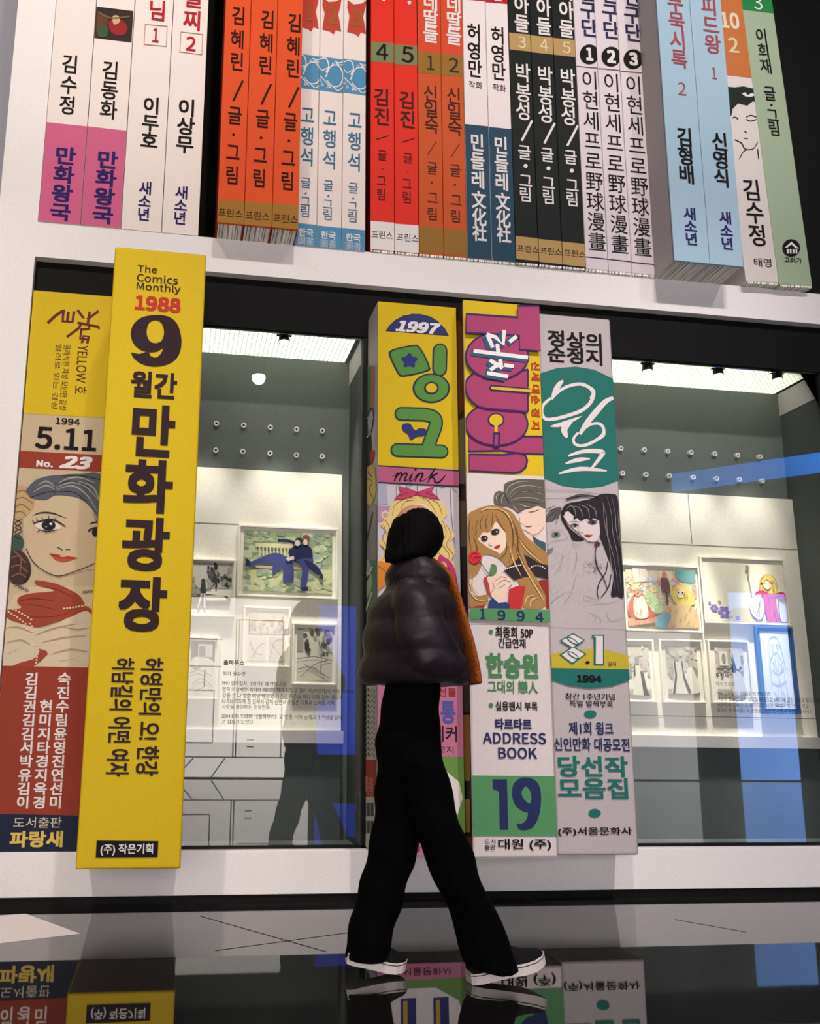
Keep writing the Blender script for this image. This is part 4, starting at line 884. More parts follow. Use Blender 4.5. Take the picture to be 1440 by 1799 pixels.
F.poly([(1042, 830), (1100, 790), (1180, 712), (1230, 740), (1300, 780), (1370, 800), (1370, 900), (1280, 880), (1200, 880), (1120, 905), (1080, 870)], mat((50, 44, 44)), 7)
F.poly([(1180, 700), (1215, 800), (1290, 910), (1330, 1000), (1270, 930), (1190, 830), (1150, 740)], GH_, 8)
for i in range(12): F.disc((1010+i*14, 848-i*8+i*i*.3), 6, 5, WHT, 9, 10)
for i in range(8): F.disc((1225+i*16, 800+(i-3.5)**2*1.5), 6, 5, WHT, 9, 10)
F.poly([(1080, 970), (1140, 945), (1200, 950), (1180, 1050), (1170, 1115), (1070, 1115)], mat((190, 54, 54)), 8); F.poly([(1290, 905), (1375, 895), (1380, 1115), (1350, 1110), (1345, 1010)], mat((150, 50, 42)), 7); F.poly([(780, 1010), (850, 1020), (900, 1010), (925, 1060), (900, 1105), (780, 1105)], mat((176, 50, 50)), 5)
F.poly([(895, 890), (925, 870), (960, 960), (960, 1020), (930, 1010)], mat((186, 60, 60)), 9)
F.poly([(920, 885), (965, 875), (1010, 850), (1050, 865), (1090, 895), (1105, 925), (1080, 950), (1062, 1000), (1050, 1060), (1010, 1080), (970, 1050), (945, 1000), (935, 940)], SKM, 10, True)
ST(F, [[(980, 910), (1020, 880), (1060, 890)], [(990, 940), (1040, 905), (1090, 920)], [(1000, 965), (1050, 935)], [(945, 1000), (970, 960), (960, 920)]], mat((172, 122, 98)), 3.5, 11)
F.poly([(930, 1060), (960, 1030), (1000, 1068), (1060, 1062), (1085, 1085), (1080, 1115), (925, 1110)], mat((48, 66, 110)), 11)
F.disc((832, 742), 48, 46, mat((206, 50, 58)), 10); ST(F, [[(800, 740), (820, 712), (850, 715)], [(815, 765), (840, 735), (870, 745)], [(830, 785), (860, 770), (872, 735)], [(822, 745), (836, 738), (846, 752)]], mat((140, 26, 34)), 5, 11)
F.poly([(950, 790), (985, 800), (985, 850), (960, 872), (925, 860), (945, 835)], mat((96, 130, 88)), 11, True); ST(F, [[(870, 770), (910, 830), (950, 880)]], mat((80, 110, 70)), 6, 10)
F.full()
GB = mat((84, 144, 94)); GT = mat((76, 132, 84)); NV3 = mat((40, 48, 92))
F.poly([(790, 1067.5), (990, 1073), (990, 1095.5), (790, 1087)], GB, 12)
for ch, c in zip('1994', ((845.6, 1079), (878.4, 1081.5), (912, 1083), (944.8, 1085))): F.text(ch, c, 9 if ch == '1' else 14, 18, NV3, 13, 0.012)
F.disc((861.7, 1110), 4, 4, GT, 3); F.text('최종회 50P', (902.5, 1111.5), 66, 20, INK, 3, 0.02); F.text('긴급연재', (898.5, 1130), 48, 17, INK, 3, 0.02)
F.text('한승원', (898.5, 1170), 92, 44, GT, 3, 0.04); F.text('그대의 戀人', (900, 1206.7), 88, 22, GT, 3, 0.02)
F.disc((861.7, 1239), 4, 4, GT, 3); F.text('실용팬시 부록', (906.6, 1240.7), 74, 16, INK, 3, 0.02)
F.text('타르타르', (901, 1272.5), 64, 20, NV3, 3, 0.04); F.text('ADDRESS', (903, 1297), 111, 20, NV3, 3, 0.012); F.text('BOOK', (908.5, 1323), 68, 20, NV3, 3, 0.012)
F.poly([(800, 1362), (990, 1363.5), (1000, 1469), (800, 1468)], GB, 3)
F.poly([(864, 1369), (889.5, 1369), (892, 1457.5), (877, 1457.5), (875.5, 1390), (865, 1386)], NV3, 4); F.crop(780, 1040, 3.672)
F.poly([(435, 1290), (446, 1236), (484, 1203), (530, 1196), (580, 1212), (612, 1255), (622, 1330), (612, 1430), (577, 1508), (532, 1534), (484, 1532), (467, 1496), (506, 1490), (530, 1460), (536, 1424), (500, 1412), (462, 1380), (440, 1335)], NV3, 4, True, holes=[[(522, 1254), (550, 1280), (560, 1330), (552, 1362), (528, 1352), (505, 1325), (497, 1290)]])
F.full()
F.text('도서', (860, 1478.5), 19, 9, INK, 3); F.text('출판', (860, 1488.5), 19, 9, INK, 3, 0.01); F.text('대원 (주)', (921, 1484), 93, 21, INK, 3, 0.02)
S2 = Face(F.mb, (1.418, 0, 0), (0, -1, 0), (0, 0, 1), clip=(0.20, 0.296, LZ+0.01, 3.02))
S2.poly([(796, 562), (808, 564), (816, 580), (818, 715), (796, 745)], mat((104, 32, 46)), 2); S2.poly([(790, 748), (822, 730), (826, 850), (790, 850)], mat((120, 116, 104)), 2)
S2.poly([(800, 880), (826, 880), (826, 960), (800, 960)], mat((96, 80, 60)), 2); S2.poly([(812, 1200), (836, 1200), (836, 1252), (812, 1252)], mat((48, 66, 50)), 2)
for y0, y1 in ((1256, 1372), (1404, 1462)): S2.poly([(815, y0), (826, y0), (827, y1), (816, y1)], mat((168, 136, 62)), 2)
S2.poly([(810, 1470), (840, 1470), (840, 1508), (810, 1508)], mat((120, 40, 34)), 2)
done()

# --- grey magazine with the teal oval
TEA = mat((36, 108, 98), 0.6); GYC = mat((182, 174, 174), 0.6, noise=0.14); WG = mat((222, 212, 210))
F, done = book('magazine', 'pale grey magazine with teal oval and pencil-drawn long-haired woman', 'magazine', G_LO, -0.235, 1.862, 2.276, LZ+0.001, 3.034, 0.285, GYC, bevel=0.012)
F.crop(930, 540, 5.29)
F.text('정상의', (418, 303), 495, 150, INK, 2, 0.022); F.text('순정지', (420, 450), 505, 150, INK, 2, 0.022)
F.poly([(-60, 680), (95, 615), (260, 564), (430, 551), (600, 580), (775, 664), (900, 730), (900, 1560), (820, 1612), (680, 1665), (490, 1686), (300, 1660), (130, 1588), (-60, 1490)], TEA, 1)
for pts, w, tp_ in (([(310, 682), (275, 715), (235, 780), (205, 860)], 50, .7), ([(205, 845), (280, 775), (370, 730), (480, 716), (570, 760), (592, 810), (560, 890), (480, 960), (360, 1005), (240, 1036), (150, 1040), (112, 985), (125, 910), (195, 845)], 34, .25),
                    ([(560, 850), (590, 800), (570, 760), (520, 735)], 40, .7), ([(190, 1108), (310, 1085), (480, 1014)], 42, .9), ([(390, 1060), (320, 1130), (345, 1212)], 62, .7), ([(775, 842), (700, 880), (600, 990), (520, 1090), (465, 1180)], 56, .5), ([(480, 1150), (560, 1092), (640, 1082), (682, 1120), (676, 1185), (600, 1245), (500, 1286), (425, 1275), (405, 1225), (450, 1165)], 30, .3), ([(600, 1245), (680, 1190), (690, 1120)], 36, .8),
                    ([(355, 1382), (500, 1340), (670, 1345), (650, 1400), (570, 1500)], 44, .6), ([(330, 1452), (450, 1418), (560, 1408)], 40, .8), ([(270, 1546), (470, 1502), (715, 1520)], 40, .7)):
    F.stroke(pts, w, WG, 2, taper=tp_)
# pencil-drawn woman
F.crop(930, 840, 4.4975)
PH = mat((44, 40, 44)); PG = mat((130, 124, 124)); SKG = mat((214, 202, 198))
ST(F, [[(100, 95), (300, 92), (500, 118)], [(110, 160), (300, 158)], [(115, 105), (400, 112), (690, 140)], [(160, 1178), (770, 1196)]], mat((150, 140, 138)), 2.2, 2)
F.poly([(115, 325), (150, 270), (200, 235), (250, 232), (238, 290), (200, 330), (150, 345)], mat((96, 92, 94)), 2, True)
ST(F, [[(110, 270), (180, 250), (240, 240)], [(120, 340), (180, 280), (240, 245)], [(170, 350), (210, 290), (245, 250)], [(200, 370), (225, 310), (250, 260)], [(110, 250), (150, 240), (200, 215)]], PH, 5, 3, taper=0.8)
F.poly([(250, 262), (290, 205), (380, 185), (480, 165), (560, 128), (640, 126), (690, 150), (706, 300), (716, 470), (728, 640), (742, 930), (690, 935), (640, 925), (662, 760), (620, 640), (575, 520), (545, 440), (540, 335), (500, 325), (440, 330), (380, 335), (340, 320), (300, 300), (280, 330), (310, 390), (380, 450), (430, 490), (340, 492), (310, 430), (250, 330)], PH, 3, True)
F.poly([(262, 290), (300, 265), (345, 300), (420, 318), (530, 320), (546, 360), (552, 440), (530, 490), (505, 506), (455, 496), (380, 430), (315, 375), (280, 330)], SKG, 4, True)
F.poly([(255, 260), (290, 215), (360, 195), (480, 190), (545, 230), (548, 330), (500, 318), (480, 335), (440, 322), (400, 342), (370, 318), (345, 330), (340, 270), (310, 240), (280, 255), (268, 300)], PH, 5, True)
ST(F, [[(285, 250), (320, 220), (350, 250), (360, 320)], [(330, 225), (390, 240), (420, 320)], [(380, 210), (450, 240), (470, 320)], [(440, 205), (510, 250), (520, 315)]], mat((168, 162, 162)), 4, 6, taper=0.9)
ST(F, [[(560, 160), (600, 300), (610, 450), (660, 640), (700, 900)], [(600, 140), (640, 280), (650, 430), (690, 620), (720, 900)], [(640, 140), (670, 280), (680, 420), (715, 560)], [(575, 200), (585, 350), (620, 520)], [(620, 500), (640, 700), (670, 880)], [(690, 250), (700, 400), (720, 600)]], mat((150, 144, 146)), 4, 6, taper=0.9)
ST(F, [[(280, 172), (340, 152), (420, 138), (540, 152)]], PH, 22, 6, taper=0.7); ST(F, [[(300, 160), (400, 138), (500, 140)]], mat((120, 116, 118)), 4, 7, taper=0.8)
ST(F, [[(530, 500), (515, 600), (530, 700), (580, 790), (612, 880)], [(612, 660), (600, 740), (550, 820), (530, 900), (545, 960)], [(640, 760), (620, 860), (560, 945)]], PH, 9, 4, taper=0.5)
F.disc((350, 376), 26, 13, mat((120, 116, 118)), 6); F.disc((354, 376), 10, 10, PH, 7); F.disc((492, 353), 34, 16, mat((90, 86, 90)), 6); F.disc((494, 353), 13, 12, PH, 7)
ST(F, [[(312, 378), (345, 362), (384, 374)], [(450, 352), (490, 334), (532, 344)]], PH, 6, 7, taper=0.5); ST(F, [[(300, 352), (350, 344), (390, 352)], [(440, 338), (500, 322)]], PH, 4, 6, taper=0.6)
ST(F, [[(384, 376), (378, 415), (396, 432), (420, 432)]], PG, 3.5, 6); F.poly([(425, 452), (455, 448), (470, 450), (492, 450), (475, 466), (450, 468)], mat((162, 52, 58)), 6, True)
ST(F, [[(282, 335), (320, 392), (380, 446), (455, 498), (505, 506), (530, 488)]], PG, 3, 6)
F.poly([(500, 530), (530, 500), (560, 520), (530, 540)], mat((110, 40, 46)), 6)
F.disc((205, 445), 34, 20, mat((110, 130, 124)), 4); F.disc((205, 445), 14, 13, PH, 5); F.poly([(125, 570), (170, 555), (185, 545), (178, 580), (130, 610)], mat((110, 124, 120)), 4)
ST(F, [[(130, 545), (180, 500), (260, 490), (300, 470), (270, 440)], [(150, 430), (200, 410), (260, 425)], [(195, 600), (240, 595)], [(190, 770), (240, 690), (260, 600)], [(160, 1000), (220, 940), (300, 900)], [(270, 1000), (330, 900), (360, 780)], [(150, 840), (180, 930)], [(360, 560), (370, 640), (340, 760)], [(330, 500), (380, 530), (410, 510)], [(340, 520), (350, 545), (400, 540)], [(430, 930), (470, 940), (540, 965)], [(430, 930), (430, 965), (540, 975)], [(460, 850), (500, 920)], [(480, 1000), (600, 990), (700, 975)], [(460, 1060), (520, 1090), (500, 1150)], [(600, 1060), (640, 1130), (740, 1110)], [(530, 1080), (560, 1130), (540, 1160)]], PG, 2.6, 3, taper=0.5)
for i in range(46):
    a = random.random()*6.28; x, y = 510+105*math.cos(a)*random.random(), 700+60*math.sin(a)*random.random()
    F.stroke([(x-8, y-4), (x+2, y+6), (x+9, y-2)], 2.6, PG, 3)
for i in range(40):
    x, y = 180+260*random.random(), 560+420*random.random()
    F.stroke([(x, y), (x-6, y+14), (x-16, y+26)], 1.8, mat((160, 152, 150)), 2)
# date block
F.poly([(60, 1420), (170, 1388), (350, 1356), (480, 1350), (600, 1356), (770, 1402), (850, 1440), (850, 1516), (60, 1500)], mat((190, 172, 54)), 4)
F.poly([(60, 1498), (850, 1513), (850, 1575), (770, 1602), (640, 1645), (470, 1662), (300, 1640), (170, 1592), (60, 1550)], TEA, 5)
F.poly([(230, 1285), (337, 1224), (432, 1280), (352, 1338), (446, 1390), (331, 1474), (230, 1398), (318, 1338)], TEA, 6); F.poly([(246, 1286), (336, 1236), (416, 1281), (334, 1338), (428, 1392), (330, 1459), (248, 1398), (336, 1340)], WG, 7)
for c in ((332, 1288), (336, 1400)): F.disc(c, 52, 19, TEA, 8, rot=.55); F.disc(c, 40, 10, WG, 9, rot=.55)
F.poly([(487, 1238), (583, 1238), (583, 1480), (500, 1478), (503, 1262), (487, 1258)], TEA, 6); F.poly([(500, 1248), (572, 1248), (572, 1469), (515, 1467), (518, 1262)], WG, 7)
F.disc((452, 1457), 17, 11, INK, 7); F.text('일자', (645, 1468), 72, 36, INK, 7)
F.text('1994', (465, 1586), 196, 58, INK, 7, 0.03)
F.crop(780, 1040, 3.672)
F.text('창간 1주년기념', (938, 675), 318, 42, INK, 3, 0.01); F.text('특별 별책부록', (947, 722), 280, 42, INK, 3, 0.01)
F.disc((940, 788), 40, 26, TEA, 3); F.text('제1회 윙크', (946, 880), 288, 84, NV3, 3, 0.02); F.text('신인만화 대공모전', (951, 984), 486, 86, NV3, 3, 0.02)
F.text('당선작', (958, 1125), 450, 135, TEA, 3, 0.026); F.text('모음집', (958, 1266), 452, 135, TEA, 3, 0.026)
F.disc((968, 1427), 40, 28, TEA, 3); F.text('(주)서울문화사', (972, 1546), 476, 58, INK, 3, 0.02)
done()

# ------------------------------------------------------------------ framed drawings leaning on the boards
BA = math.atan2(0.033, 1.44)
FRW = mat((236, 230, 218), 0.5)
def frame(label, px4, inset, draw, group, frame_m=None, mat_m=None, thick=0.022):
    """px4: corners of the frame on the leaning board"""
    P0 = Vector((0, 0.367, 0.80)); v = Vector((0, math.sin(BA), math.cos(BA)))
    mb = MB(); G = Face(mb, P0, (1, 0, 0), v)
    q = [G.uv(p) for p in px4]
    u0 = (q[0][0]+q[3][0])/2; u1 = (q[1][0]+q[2][0])/2; v1 = (q[0][1]+q[1][1])/2; v0 = (q[2][1]+q[3][1])/2
    n = G.n
    w = 0.012
    root = thing('framed_drawing', tuple(P0+Vector((1, 0, 0))*((u0+u1)/2)+v*v0), label, 'picture', group)
    T = Matrix((( 1, 0, 0, P0.x), (0, -n.y, v.y, P0.y), (0, -n.z, v.z, P0.z), (0, 0, 0, 1)))
    fm = frame_m or FRW
    for a, b, c, d in ((u0, u1, v0, v0+w), (u0, u1, v1-w, v1), (u0, u0+w, v0+w, v1-w), (u1-w, u1, v0+w, v1-w)):
        mb.box(a, b, -thick, -0.001, c, d, fm, T, 0.002)
    mb.build('frame', root, root.location)
    mb = MB(); mb.box(u0+w, u1-w, -thick*0.55, -0.002, v0+w, v1-w, mat_m or mat((234, 228, 214), 0.8), T); mb.build('mount', root, root.location)
    mb = MB()
    a, b, c, d = u0+w+inset*(u1-u0), u1-w-inset*(u1-u0), v0+w+inset*(u1-u0), v1-w-inset*(u1-u0)
    mb.box(a, b, -thick*0.62, -thick*0.5, c, d, mat((230, 224, 212), 0.8), T)
    Fp = Face(mb, P0+n*(thick*0.63), (1, 0, 0), v, clip=(a, b, c, d))
    # prints in 0..1 coordinates of the sheet
    Fp.uv = lambda p: (a+p[0]*(b-a), d-p[1]*(d-c))
    draw(Fp, (b-a)/(d-c))
    mb.build('drawing', root, root.location)
def scatter(F, n, cols, r, box=(0, 1, 0, 1), ly=1, asp=1.0):
    for i in range(n):
        c = (box[0]+(box[1]-box[0])*random.random(), box[2]+(box[3]-box[2])*random.random()); k = r*(0.5+random.random())
        F.disc(c, k, k*asp, random.choice(cols), ly, 8, random.random()*3)
def d_bench(F, asp):
    g = [mat(c) for c in ((150, 164, 128), (176, 184, 146), (128, 146, 118), (196, 198, 160), (160, 172, 160))]
    F.poly([(0, 0), (1, 0), (1, 1), (0, 1)], g[0], 1); scatter(F, 150, g, 0.035, (0, 1, 0, .62), 2, asp); F.poly([(0, .66), (1, .6), (1, 1), (0, 1)], mat((196, 196, 150)), 3); scatter(F, 60, g, 0.03, (0, 1, .64, 1), 4, asp)
    bn = mat((214, 206, 160)); nv = mat((70, 74, 128)); nd = mat((40, 44, 84)); sk = mat((226, 204, 184))
    F.poly([(.13, .2), (.55, .2), (.55, .27), (.13, .27)], bn, 5)
    for i in range(9): F.poly([(.17+i*.04, .27), (.185+i*.04, .27), (.19+i*.04, .42), (.175+i*.04, .42)], bn, 5)
    F.poly([(.14, .58), (.66, .58), (.66, .62), (.14, .62)], mat((190, 160, 140)), 5)
    F.poly([(.03, .47), (.08, .52), (.2, .44), (.34, .36), (.46, .4), (.55, .5), (.56, .82), (.45, .82), (.44, .62), (.33, .72), (.32, .56), (.2, .54), (.06, .6)], nv, 6, True)
    F.poly([(.5, .34), (.58, .22), (.68, .2), (.76, .26), (.78, .44), (.78, .5), (.7, .52), (.58, .5)], nd, 6, True); F.poly([(.6, .46), (.78, .44), (.74, .6), (.7, .92), (.64, .92), (.66, .62)], nv, 7, True); F.poly([(.68, .46), (.8, .52), (.88, .66), (.84, .7), (.74, .6)], nd, 7, True)
    F.stroke([(.38, .15), (.5, .15), (.6, .2)], .05, nd, 6); F.disc((.62, .14), .045, .055, mat((50, 52, 84)), 8); F.disc((.7, .1), .04, .07, mat((126, 84, 70)), 8); F.disc((.69, .16), .025, .05, sk, 9); F.disc((.6, .18), .03, .05, sk, 9)
    F.poly([(.47, .44), (.56, .4), (.57, .45), (.5, .49)], sk, 9); F.poly([(.64, .92), (.72, .9), (.73, .97), (.67, .98)], nd, 9); F.poly([(.85, .66), (.89, .68), (.9, .78), (.86, .76)], nd, 9); F.poly([(.02, .46), (.08, .52), (.07, .6), (.03, .6)], nd, 9)
def greys(): return [mat(c) for c in ((90, 88, 86), (150, 146, 140), (186, 180, 170), (60, 58, 58), (212, 206, 194))]
def d_tree(F, asp):
    g = greys(); F.poly([(0, 0), (1, 0), (1, .5), (0, .5)], g[2], 1); scatter(F, 40, g[:2]+[g[3]], .05, (.4, 1, .02, .45), 2, asp); scatter(F, 30, g[1:3], .05, (0, .5, .3, .6), 2, asp)
    F.stroke([(.62, .5), (.6, .3), (.5, .1)], .05, g[3], 3); F.poly([(0, .7), (.3, .62), (.9, .66), (1, .72), (.95, .85), (0, .85)], g[0], 3); F.poly([(.35, .66), (.8, .64), (.9, .74), (.4, .76)], g[4], 4)
    F.disc((.3, .38), .05, .05, g[3], 5); F.poly([(.25, .42), (.36, .42), (.38, .62), (.24, .62)], g[3], 5); F.stroke([(.28, .62), (.2, .9)], .04, g[4], 5); F.stroke([(.34, .62), (.36, .9)], .04, g[4], 5)
def d_panels(F, asp):
    g = greys(); F.poly([(0, 0), (1, 0), (1, 1), (0, 1)], mat((222, 214, 198)), 1)
    F.poly([(.04, .04), (.96, .04), (.96, .45), (.04, .45)], mat((204, 192, 172)), 2); F.poly([(.04, .5), (.5, .5), (.5, .96), (.04, .96)], mat((206, 198, 184)), 2); F.poly([(.55, .5), (.96, .5), (.96, .96), (.55, .96)], mat((192, 184, 172)), 2)
    scatter(F, 22, [mat((170, 156, 136)), mat((186, 172, 150))], .05, (.1, .9, .08, .42), 3, asp)
    ST(F, [[(.1, .6), (.2, .8), (.4, .85)], [(.15, .9), (.3, .7), (.45, .62)], [(.6, .9), (.7, .6), (.9, .55)], [(.6, .6), (.8, .8), (.92, .92)], [(.06, .04), (.06, .45)], [(.9, .1), (.85, .4)]], g[0], .012, 4)
def d_room(F, asp):
    g = greys(); F.poly([(0, 0), (1, 0), (1, 1), (0, 1)], mat((206, 200, 182)), 1); F.poly([(0, 0), (.18, 0), (.18, .45), (0, .45)], g[1], 2); scatter(F, 30, g[:3], .06, (.2, 1, 0, .5), 2, asp); F.poly([(.22, .28), (.34, .28), (.34, .42), (.22, .42)], g[3], 3)
    ST(F, [[(0, .6), (.5, .55), (1, .62)], [(.1, .95), (.5, .7), (.95, .6)], [(.2, .7), (.6, .85), (.9, .95)], [(.6, .2), (.7, .5), (.66, .8)], [(.0, .8), (.4, .75), (.8, .9)]], g[0], .012, 3)
def d_snow(F, asp):
    g = greys(); F.poly([(0, 0), (1, 0), (1, .4), (0, .4)], g[3], 1); F.poly([(.3, .06), (.9, .06), (.9, .3), (.3, .3)], g[2], 2); F.poly([(.35, .1), (.6, .1), (.6, .28), (.35, .28)], g[0], 3)
    F.poly([(0, .4), (.4, .3), (1, .42), (1, 1), (0, 1)], mat((214, 206, 190)), 2, True); F.disc((.25, .4), .16, .1, mat((226, 220, 206)), 4); ST(F, [[(.0, .6), (.4, .55), (.9, .65)], [(.1, .8), (.5, .7), (.95, .85)], [(.2, .95), (.6, .85)]], g[1], .02, 4)
GL = 'framed drawings in the left-hand display case'; GR_ = 'framed drawings in the right-hand display case'
frame('large framed colour picture of two people in navy suits on a garden bench', [(419, 922.5), (592.7, 931), (591.5, 1053.5), (414.5, 1049)], .035, d_bench, GL)
frame('small framed grey drawing of a figure by a tree, beside the bench picture', [(330, 981), (414.5, 984.5), (411, 1085.5), (326, 1083)], .03, d_tree, GL)
frame('framed two-row comic page below the bench picture', [(427, 1065.5), (510.5, 1067), (508.5, 1174), (424, 1171)], .04, d_panels, GL)
frame('framed grey landscape drawing at the lower edge next to the yellow magazine', [(328, 1118), (384, 1120), (383, 1230), (325, 1228)], .06, d_snow, GL)
frame('upright framed pencil drawing of a room corner, nearest the side wall', [(513.6, 1096), (591.5, 1096), (590.4, 1204.7), (511, 1203.5)], .06, d_room, GL)
def d_court(F, asp):
    p = [mat(c) for c in ((232, 214, 186), (228, 190, 170), (206, 214, 180), (236, 220, 160), (200, 210, 214), (222, 170, 160))]
    F.poly([(0, 0), (1, 0), (1, 1), (0, 1)], p[0], 1); scatter(F, 90, p, .05, (0, 1, .15, .75), 2, asp); F.poly([(.72, 0), (1, 0), (1, .2), (.76, .18)], mat((120, 170, 170)), 3, True); F.poly([(.1, 0), (.3, 0), (.3, .22), (.1, .25)], mat((216, 206, 196)), 3)
    F.poly([(.02, .62), (.12, .44), (.24, .44), (.34, .62), (.36, .84), (.04, .86)], mat((214, 120, 110)), 4, True); F.poly([(.1, .52), (.24, .5), (.28, .82), (.1, .84)], mat((240, 226, 206)), 5, True); F.disc((.15, .42), .05, .07, mat((216, 160, 130)), 6)
    F.poly([(.24, .44), (.36, .4), (.5, .66), (.46, .76), (.34, .72)], mat((190, 214, 170)), 4, True); F.poly([(.5, .16), (.6, .16), (.62, .4), (.58, .42), (.58, .6), (.55, .6), (.55, .42), (.5, .4)], mat((120, 84, 92)), 5, True); F.disc((.55, .1), .035, .06, mat((196, 140, 110)), 6)
    F.poly([(.62, .4), (.7, .28), (.8, .26), (.9, .34), (.96, .56), (.84, .62), (.7, .6)], mat((232, 206, 120)), 5, True); F.disc((.76, .4), .06, .09, mat((240, 216, 190)), 6); F.poly([(.5, .75), (.62, .62), (.9, .62), (1, .8), (1, 1), (.44, 1)], mat((222, 190, 150)), 5, True); F.poly([(.4, .84), (.52, .74), (.6, .8), (.52, 1), (.38, 1)], mat((130, 176, 196)), 6, True)
    F.poly([(0, .86), (.4, .82), (.4, .92), (0, 1)], mat((226, 170, 150)), 4)
    ST(F, [[(.74, .39), (.72, .4)], [(.8, .39), (.78, .4)]], DK, .02, 7, smooth=False)
    for k in range(70):
        x, y = random.random(), .12+.85*random.random(); F.stroke([(x, y), (x+random.uniform(-.05, .05), y+.04), (x+random.uniform(-.07, .07), y+.09)], .006, mat((170, 130, 104)), 7)
    for x in (.2, .33, .46, .68): F.stroke([(x, 0), (x, .4)], .006, mat((190, 164, 140)), 3, False)
    F.stroke([(.1, .24), (.7, .2), (1, .26)], .006, mat((180, 150, 124)), 3)
def d_pink(F, asp):
    F.poly([(0, 0), (1, 0), (1, 1), (0, 1)], mat((238, 230, 210)), 1)
    for c, r in (((.1, .8), .05), ((.22, .86), .075), ((.05, .72), .02), ((.3, .96), .03), ((.38, .95), .03), ((.17, .7), .02), ((.9, .95), .03)):
        for k in range(6): F.disc((c[0]+r*.6*math.cos(k*1.05), c[1]+r*.9*math.sin(k*1.05)), r*.5, r*.4, mat((140, 122, 196)), 2, 8, k*1.05)
    F.poly([(.28, .96), (.3, .82), (.5, .78), (.6, .9), (.58, 1), (.3, 1)], mat((226, 208, 130)), 2, True); F.poly([(.68, .44), (.7, .3), (.78, .22), (.87, .26), (.9, .4), (.9, .8), (.84, .95), (.76, .8), (.66, .92), (.6, .84), (.68, .6)], mat((232, 206, 132)), 3, True)
    F.poly([(.62, .54), (.72, .48), (.82, .54), (.98, .5), (1, .66), (.88, .6), (.9, .9), (.98, 1), (.76, 1), (.72, .74), (.64, .7)], mat((212, 70, 120)), 4, True); F.disc((.78, .38), .05, .085, mat((244, 222, 196)), 5); F.poly([(.6, .6), (.68, .56), (.72, .74), (.66, .96), (.56, .88), (.54, .7)], mat((244, 236, 220)), 5, True); F.poly([(.9, .78), (.99, .7), (1, .95), (.92, .98)], mat((232, 230, 236)), 5, True)
    F.poly([(.7, .3), (.78, .24), (.86, .3), (.83, .34), (.78, .3), (.73, .36)], mat((226, 196, 110)), 6, True); F.stroke([(.55, .1), (.56, .3), (.58, .62)], .008, mat((120, 104, 110)), 4); F.disc((.55, .12), .025, .05, mat((150, 140, 146)), 5); F.disc((.56, .24), .014, .04, mat((170, 160, 160)), 5)
    ST(F, [[(.68, .44), (.71, .3), (.78, .22), (.87, .26), (.9, .4), (.9, .7)], [(.72, .36), (.71, .5), (.66, .7), (.62, .85)], [(.84, .36), (.86, .5), (.84, .75), (.86, .95)], [(.78, .5), (.79, .7), (.78, .98)]], mat((170, 130, 70)), .007, 7)
    ST(F, [[(.62, .54), (.72, .5), (.82, .54), (.98, .5)], [(.64, .7), (.72, .72), (.74, .98)], [(.9, .6), (.9, .9)], [(.6, .62), (.66, .7), (.64, .9)], [(.56, .74), (.6, .86), (.66, .94)]], mat((150, 60, 84)), .007, 7)
    F.stroke([(.76, .37), (.755, .375)], .016, DK, 7, False); F.stroke([(.81, .37), (.805, .375)], .016, DK, 7, False)
def d_gown(kind):
    def f(F, asp):
        g = greys(); F.poly([(0, 0), (1, 0), (1, .5), (0, .5)], mat((196, 188, 172)), 1); scatter(F, 24, g[1:3]+[g[4]], .07, (0, 1, 0, .6), 2, asp); F.poly([(0, .86), (1, .86), (1, .96), (0, .96)], mat((186, 178, 164)), 2)
        if kind == 0:
            F.poly([(.2, .3), (.5, .3), (.58, .6), (.72, .95), (.5, .95), (.1, .95), (.2, .6)], mat((228, 222, 206)), 4); F.poly([(.22, .3), (.27, .3), (.3, .6), (.2, .95), (.12, .95), (.24, .6)], g[3], 5); F.poly([(.46, .3), (.5, .3), (.54, .6), (.72, .92), (.64, .95), (.5, .65)], g[3], 5); F.disc((.35, .22), .055, .07, g[2], 5); F.poly([(.62, .5), (.74, .4), (.86, .5), (1, .9), (.6, .9)], mat((222, 216, 202)), 4, True); F.disc((.72, .34), .05, .055, g[1], 5)
        elif kind == 1:
            F.poly([(.3, .4), (.55, .4), (.6, .7), (.7, .98), (.2, .98), (.28, .7)], mat((224, 218, 200)), 4); F.disc((.42, .3), .07, .08, g[1], 5); F.poly([(.56, .5), (.7, .56), (.8, .86), (.9, .98), (.66, .98)], g[3], 5); F.poly([(.3, .4), (.36, .4), (.36, .6), (.28, .6)], g[3], 5)
        else:
            F.poly([(.06, .04), (.5, .04), (.5, .42), (.06, .42)], g[2], 3); F.poly([(.14, .08), (.42, .08), (.42, .38), (.14, .38)], mat((226, 220, 204)), 4); F.disc((.28, .22), .07, .1, g[1], 5); F.poly([(.54, .4), (.62, .2), (.7, .4), (.68, .5), (.54, .5)], g[3], 5); F.disc((.76, .24), .13, .2, mat((214, 206, 190)), 4); F.poly([(.5, .55), (.8, .5), (.95, .75), (.9, .95), (.5, .95)], mat((206, 198, 184)), 4, True); F.disc((.86, .42), .04, .03, g[3], 5)
    return f
